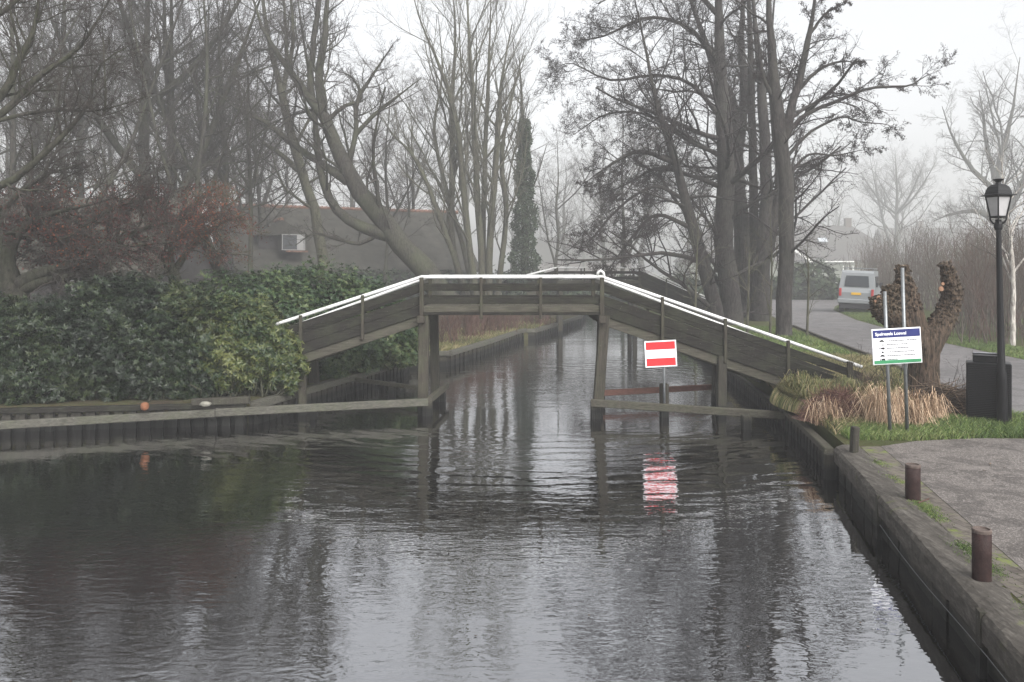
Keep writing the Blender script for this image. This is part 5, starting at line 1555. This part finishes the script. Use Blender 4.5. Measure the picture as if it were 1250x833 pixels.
def twig_heap(name, label, cat, cx, cy, rx, ry, h, n, mat, seed, ln=.7, up=.3, thick=.006):
    rng = np.random.default_rng(seed)
    t = thing(name, label, cat, (cx, cy, GZ))
    r = np.sqrt(rng.random(n)); a = rng.random(n) * 2 * np.pi
    zz = GZ + rng.random(n) ** .8 * h * (1 - r ** 2)
    c = np.column_stack([cx + rx * r * np.cos(a), cy + ry * r * np.sin(a), zz])
    d = norm(np.stack([rng.standard_normal(n) * 1.0, rng.standard_normal(n) * .6, up * rng.standard_normal(n) + up * .5], 1))
    L = ln * (.3 + .8 * rng.random(n))
    P0 = c - d * L[:, None] / 2; npt = 5; Pp = np.empty((n, npt, 3)); Pp[:, 0] = P0; p = P0
    for s in range(1, npt):
        d = norm(d + .12 * rng.standard_normal((n, 3))); p = p + d * (L / (npt - 1))[:, None]; Pp[:, s] = p
    Pp[:, :, 2] = np.maximum(Pp[:, :, 2], GZ + .005)
    R = (thick * (.4 + 1.2 * rng.random(n)))[:, None] * np.linspace(1, .4, npt)
    V, Fq = tubes(Pp, R, 4)
    mesh_obj('sticks', V, Fq, mat, t, attr=np.repeat(rng.random(n), npt * 4))
    return t
twig_heap('brushwood_heap', 'heap of cut brushwood at the foot of the pollard willow', 'brushwood', (1150 - U0) / F * 14.4, 14.4, .75, .6, .48, 1500, M['brush'], 231, .8, .12, .007)
twig_heap('bramble_mound', 'purple brown bramble mound beside the bridge ramp end', 'shrub', (1022 - U0) / F * 13.7, 13.7, .55, .5, .52, 2600, M['heather'], 232, .45, .8, .004)
twig_heap('bramble_mound', 'small brown twiggy mound next to the handrail end', 'shrub', (1062 - U0) / F * 15.6, 15.6, .5, .5, .55, 800, M['brush'], 233, .5, .9, .004)
# thin wands sticking up around
stems_shrub('willow_shoots', 'loose bare shoots rising behind the notice board', (1068 - U0) / F * 14.9, 14.9, 1.15, .8, 16, M['twig'], 241, spread=34, rm=.004, kids=3)
stems_shrub('willow_shoots', 'few bare shoots rising between the brushwood heap and bin', (1170 - U0) / F * 14.6, 14.6, 1.0, .5, 9, M['twig'], 242, spread=30, rm=.0035, kids=3)
# hanging green weeds on revetment and moss on the quay edge
mg = []
rngm = np.random.default_rng(77)
for (y0, n_) in ((8.7, 900), (8.35, 500), (7.3, 900), (6.9, 600), (10.6, 250), (5.9, 350), (9.8, 250)):
    q_ = np.column_stack([qx(y0) + .34 + rngm.standard_normal(n_) * .05, y0 + rngm.standard_normal(n_) * .14, np.full(n_, GZ + .004)])
    mg.append(q_)
blades('moss_tufts', 'bright moss and grass tufts along the quay edging', 'moss', np.concatenate(mg), .022, .006, M['grass'], 251, 1.0, seg=2)
# fallen leaves and twig on the paving
fl = scatter([(qx(5) + .7, 5), (qx(11) + .8, 11.4), (12, 11.8), (12, 5)], 90, GZ + .016, 9)
D = norm(rand_dirs(90) * np.array([1, 1, .15])); S = norm(np.cross(D, np.tile([0, 0, 1.], (90, 1))))
V, Fq = leaf_quads(fl, D, S, .045, .025)
tag(mesh_obj('fallen_leaves', V, Fq, M['brush'], attr=np.repeat(RNG.random(90), 5)), 'scattered dark fallen leaves on the quay paving', 'leaves', kind='stuff')
fw_ = np.column_stack([RNG.uniform(-9, 3.2, 80), RNG.uniform(5.5, 16, 80), np.full(80, .012)])
D = norm(rand_dirs(80) * np.array([1, 1, .05])); S = norm(np.cross(D, np.tile([0, 0, 1.], (80, 1))))
V, Fq = leaf_quads(fw_, D, S, .038, .02)
tag(mesh_obj('floating_leaves', V, Fq, M['brush'], attr=np.repeat(RNG.random(80) * .5, 5)), 'small dead leaves floating on the canal', 'leaves', kind='stuff')
tw = MB(); a = at(1121, 614, GZ + .02); b_ = at(1134, 609, GZ + .04); tw.tube([a, ((a[0] + b_[0]) / 2, (a[1] + b_[1]) / 2, GZ + .03), b_], .008, 6)
tag(tw.build('fallen_twig', M['twig_red'], origin=a), 'short reddish twig lying beside the shorter bollard', 'twig')

# ------------------------------------------------------------------ small things on the bank
m = MB(); x, y, z = at(178.5, 497, .47)
y -= .06
m.lathe((x, y, .42), [(.03, 0), (.06, .02), (.078, .07), (.066, .12), (.03, .145)], 14)
tag(m.build('orange_pot', M['terracotta'], origin=(x, y, .42), smooth=True), 'small round orange brown pot on the revetment below the hedge', 'pot')
def lump(name, label, cat, c, r, mat, seed):
    rng = np.random.default_rng(seed); m = MB(); n, k = 12, 8; vs = []; fs = []
    for i in range(k + 1):
        th = math.pi * i / k
        for j in range(n):
            a = 2 * math.pi * j / n; s = 1 + .12 * rng.standard_normal()
            vs.append((c[0] + r[0] * s * math.sin(th) * math.cos(a), c[1] + r[1] * s * math.sin(th) * math.sin(a), c[2] + r[2] * math.cos(th)))
    for i in range(k):
        for j in range(n):
            fs.append((i * n + j, (i + 1) * n + j, (i + 1) * n + (j + 1) % n, i * n + (j + 1) % n))
    return tag(mesh_obj(name, vs, fs, mat, smooth=True, origin=c), label, cat)
c = at(253, 491, .52); lump('stone', 'pale oval stone on the bank edge under the yellowish rhododendron', 'stone', (c[0], c[1] - .1, .50), (.11, .08, .05), M['stone'], 3)
c = P(572, 361, 30); lump('stone', 'small white stone glimpsed through the bridge railing', 'stone', (c[0], 44, 1.3), (.3, .2, .15), M['white'], 4)
m = MB(); c = at(300, 492, .50)
m.beam((-6.1, 15.62, .48), (-5.05, 15.78, .50), .14, .14, bev=.02)
tag(m.build('mooring_timber', M['wood_v_dark'], origin=(-5.6, 15.7, .48)), 'short thick dark timber lying on the corner of the revetment', 'timber')

# ------------------------------------------------------------------ pollard willow
def pollard():
    rng = np.random.default_rng(3)
    Yw = 15.2
    def Q(u, v, d=0.): return P(u, v, Yw + d)
    t = thing('pollard_willow', 'stout pollarded willow with two knobbly arms behind the notice board', 'tree', (*Q(1126, 480)[:2], GZ))
    def gnarly(pts, rads, n, ns, amp, knob):
        Pp, Rr = resample(pts, rads, n)
        T = norm(np.gradient(Pp, axis=0)); ref = np.array([0, 1., .1]); A = norm(np.cross(T, ref)); Bv = np.cross(T, A)
        vs = []
        for i in range(n):
            f = i / (n - 1)
            for k in range(ns):
                a = 2 * math.pi * k / ns
                rib = amp * (math.sin(5 * a + f * 3) * .5 + math.sin(9 * a - f * 5) * .35 + math.sin(14 * a + 2 * f) * .2)
                kn = knob * max(0, f - .25) * (math.sin(a * 3 + f * 23) * math.cos(f * 31 + a) + .8 * rng.standard_normal() * .5)
                r = Rr[i] * (1 + rib + kn)
                vs.append(Pp[i] + (A[i] * math.cos(a) + Bv[i] * math.sin(a)) * r)
        fs = [(i * ns + k, i * ns + (k + 1) % ns, (i + 1) * ns + (k + 1) % ns, (i + 1) * ns + k) for i in range(n - 1) for k in range(ns)]
        fs.append(tuple((n - 1) * ns + k for k in range(ns)))
        return vs, fs
    sc1 = Yw / F
    trunk = gnarly([Q(1126, 500), Q(1126, 478), Q(1127, 445), Q(1126, 422), Q(1122, 402)], [24 * sc1, 18.5 * sc1, 16.5 * sc1, 18 * sc1, 16 * sc1], 60, 60, .11, .03)
    m = MB(); m.add(*trunk); m.build('trunk', M['bark_willow'], t)
    arms = [([Q(1118, 418), Q(1110, 390), Q(1105, 364), Q(1103, 344), Q(1101, 325)], [18, 18, 14, 10, 6]),
            ([Q(1128, 445), Q(1133, 422), Q(1146, 400, .03), Q(1157, 378, .05), Q(1162, 355), Q(1158, 336), Q(1153, 322)], [13, 16, 14, 11.5, 10.5, 9, 6]),
            ([Q(1112, 410), Q(1096, 392, -.1), Q(1088, 372, -.1), Q(1086, 350, -.05)], [16, 15, 12, 7]),
            ([Q(1102, 400), Q(1084, 386, -.1), Q(1074, 374, -.1), Q(1070, 363, -.1)], [14, 12, 10, 7]),
            ]
    tips = []
    for pts, rd in arms:
        v, f = gnarly(pts, [r * sc1 for r in rd], 26, 22, .06, .42)
        m = MB(); m.add(v, f); m.build('arm', M['bark_willow'], t); 
        tips.append(np.array(v).reshape(26, 22, 3)[9:].reshape(-1, 3))
    tips = np.concatenate(tips)
    # knobs: short cut stubs all over the arms
    idx = rng.choice(len(tips), 1000, replace=False)
    cen = np.array([Q(1112, 372), Q(1155, 355), Q(1088, 376)])
    kb = MB(); cutm = MB(); pale = MB(); 
    for n_, i in enumerate(idx):
        p_ = tips[i]; c_ = cen[np.argmin(((cen - p_) ** 2).sum(1))]
        d_ = norm((p_ - c_) * np.array([1, 1, .6]) + rng.standard_normal(3) * .12 + np.array([0, 0, .05]))
        r_ = rng.uniform(.010, .030); L_ = rng.uniform(.008, .045)
        e_ = p_ + d_ * L_
        kb.tube([p_ - d_ * .03, p_, p_ + d_ * L_ * .6, e_], [r_ * 1.2, r_ * 1.15, r_ * 1.0, r_ * .55], 7)
        if rng.random() < .10: pale.tube([e_, e_ + d_ * .004], r_ * .5, 8)
    nk = len(kb.f); kb.add(pale.v, pale.f)
    mesh_obj('stub', kb.v, kb.f, None, t, mats=[M['bark_willow'], M['cutpale']], midx=[0] * nk + [1] * len(pale.f))
    for (u, v, r_) in ((1072, 364, 3.4), (1148, 353, 3.6), (1150, 347, 2.4), (1068, 368, 2.2)):
        c_ = Q(u, v, -.27 if u > 1100 else -.2); n_ = norm(np.array([.1, -1, .15]))
        cutm.tube([c_, c_ + n_ * .03], r_ * sc1 * .85, 9)
    cutm.build('fresh_cut', M['cut'], t)
pollard()

# ------------------------------------------------------------------ haze
hz, nt, _b = mat_new('mist')
nt.nodes.remove(_b)
pv = nt.nodes.new('ShaderNodeVolumePrincipled')
pv.inputs['Color'].default_value = (.90, .905, .915, 1)
pv.inputs['Density'].default_value = .0027
pv.inputs['Anisotropy'].default_value = .2
nt.links.new(pv.outputs[0], nt.nodes['Material Output'].inputs['Volume'])
m = MB(); m.box((0, 190, 19), (620, 412, 42)); hzo = m.build('haze', hz); hzo['kind'] = 'stuff'; hzo['label'] = 'pale winter mist filling the air'; hzo['category'] = 'haze'

# ------------------------------------------------------------------ world, sun, camera
SUN_EL, SUN_AZ = math.radians(42), math.radians(150)
wd = bpy.data.worlds.new('World'); sc.world = wd; wd.use_nodes = True
nt = wd.node_tree; nt.nodes.clear()
sky = nt.nodes.new('ShaderNodeTexSky'); sky.sky_type = 'NISHITA'; sky.sun_disc = False
sky.sun_elevation = SUN_EL; sky.sun_rotation = SUN_AZ; sky.air_density = 1.0; sky.dust_density = 6.0; sky.ozone_density = 1.0
hs = nt.nodes.new('ShaderNodeHueSaturation'); hs.inputs['Saturation'].default_value = .12
nt.links.new(sky.outputs[0], hs.inputs['Color'])
bgn = nt.nodes.new('ShaderNodeBackground'); bgn.inputs[1].default_value = .13
nt.links.new(hs.outputs[0], bgn.inputs[0])
wo = nt.nodes.new('ShaderNodeOutputWorld'); nt.links.new(bgn.outputs[0], wo.inputs[0])
sl = bpy.data.lights.new('sun', 'SUN'); sl.energy = .6; sl.angle = math.radians(40); sl.color = (1, .97, .93)
so = bpy.data.objects.new('sun', sl); COL.objects.link(so)
dirv = Vector((math.sin(SUN_AZ) * math.cos(SUN_EL), math.cos(SUN_AZ) * math.cos(SUN_EL), math.sin(SUN_EL)))
so.rotation_euler = dirv.to_track_quat('Z', 'Y').to_euler()

cam = bpy.data.cameras.new('camera'); co = bpy.data.objects.new('camera', cam); COL.objects.link(co)
co.location = (0, 0, CAMH); co.rotation_euler = (math.pi / 2, 0, 0)
cam.sensor_width = 36; cam.lens = 36 * F / 1250; cam.shift_y = -(416.5 - V0) / 1250
cam.clip_start = .05; cam.clip_end = 1000
sc.camera = co
sc.view_settings.view_transform = 'Standard'; sc.view_settings.look = 'None'
sc.view_settings.gamma = 1; sc.view_settings.use_curve_mapping = False
sc.view_settings.exposure = 1.4
cy = sc.cycles
cy.use_denoising = True; cy.denoiser = 'OPENIMAGEDENOISE'; cy.denoising_input_passes = 'RGB_ALBEDO_NORMAL'; cy.denoising_prefilter = 'ACCURATE'; cy.use_adaptive_sampling = False
cy.max_bounces = 6; cy.diffuse_bounces = 2; cy.glossy_bounces = 3; cy.transmission_bounces = 3; cy.volume_bounces = 1
cy.use_light_tree = False
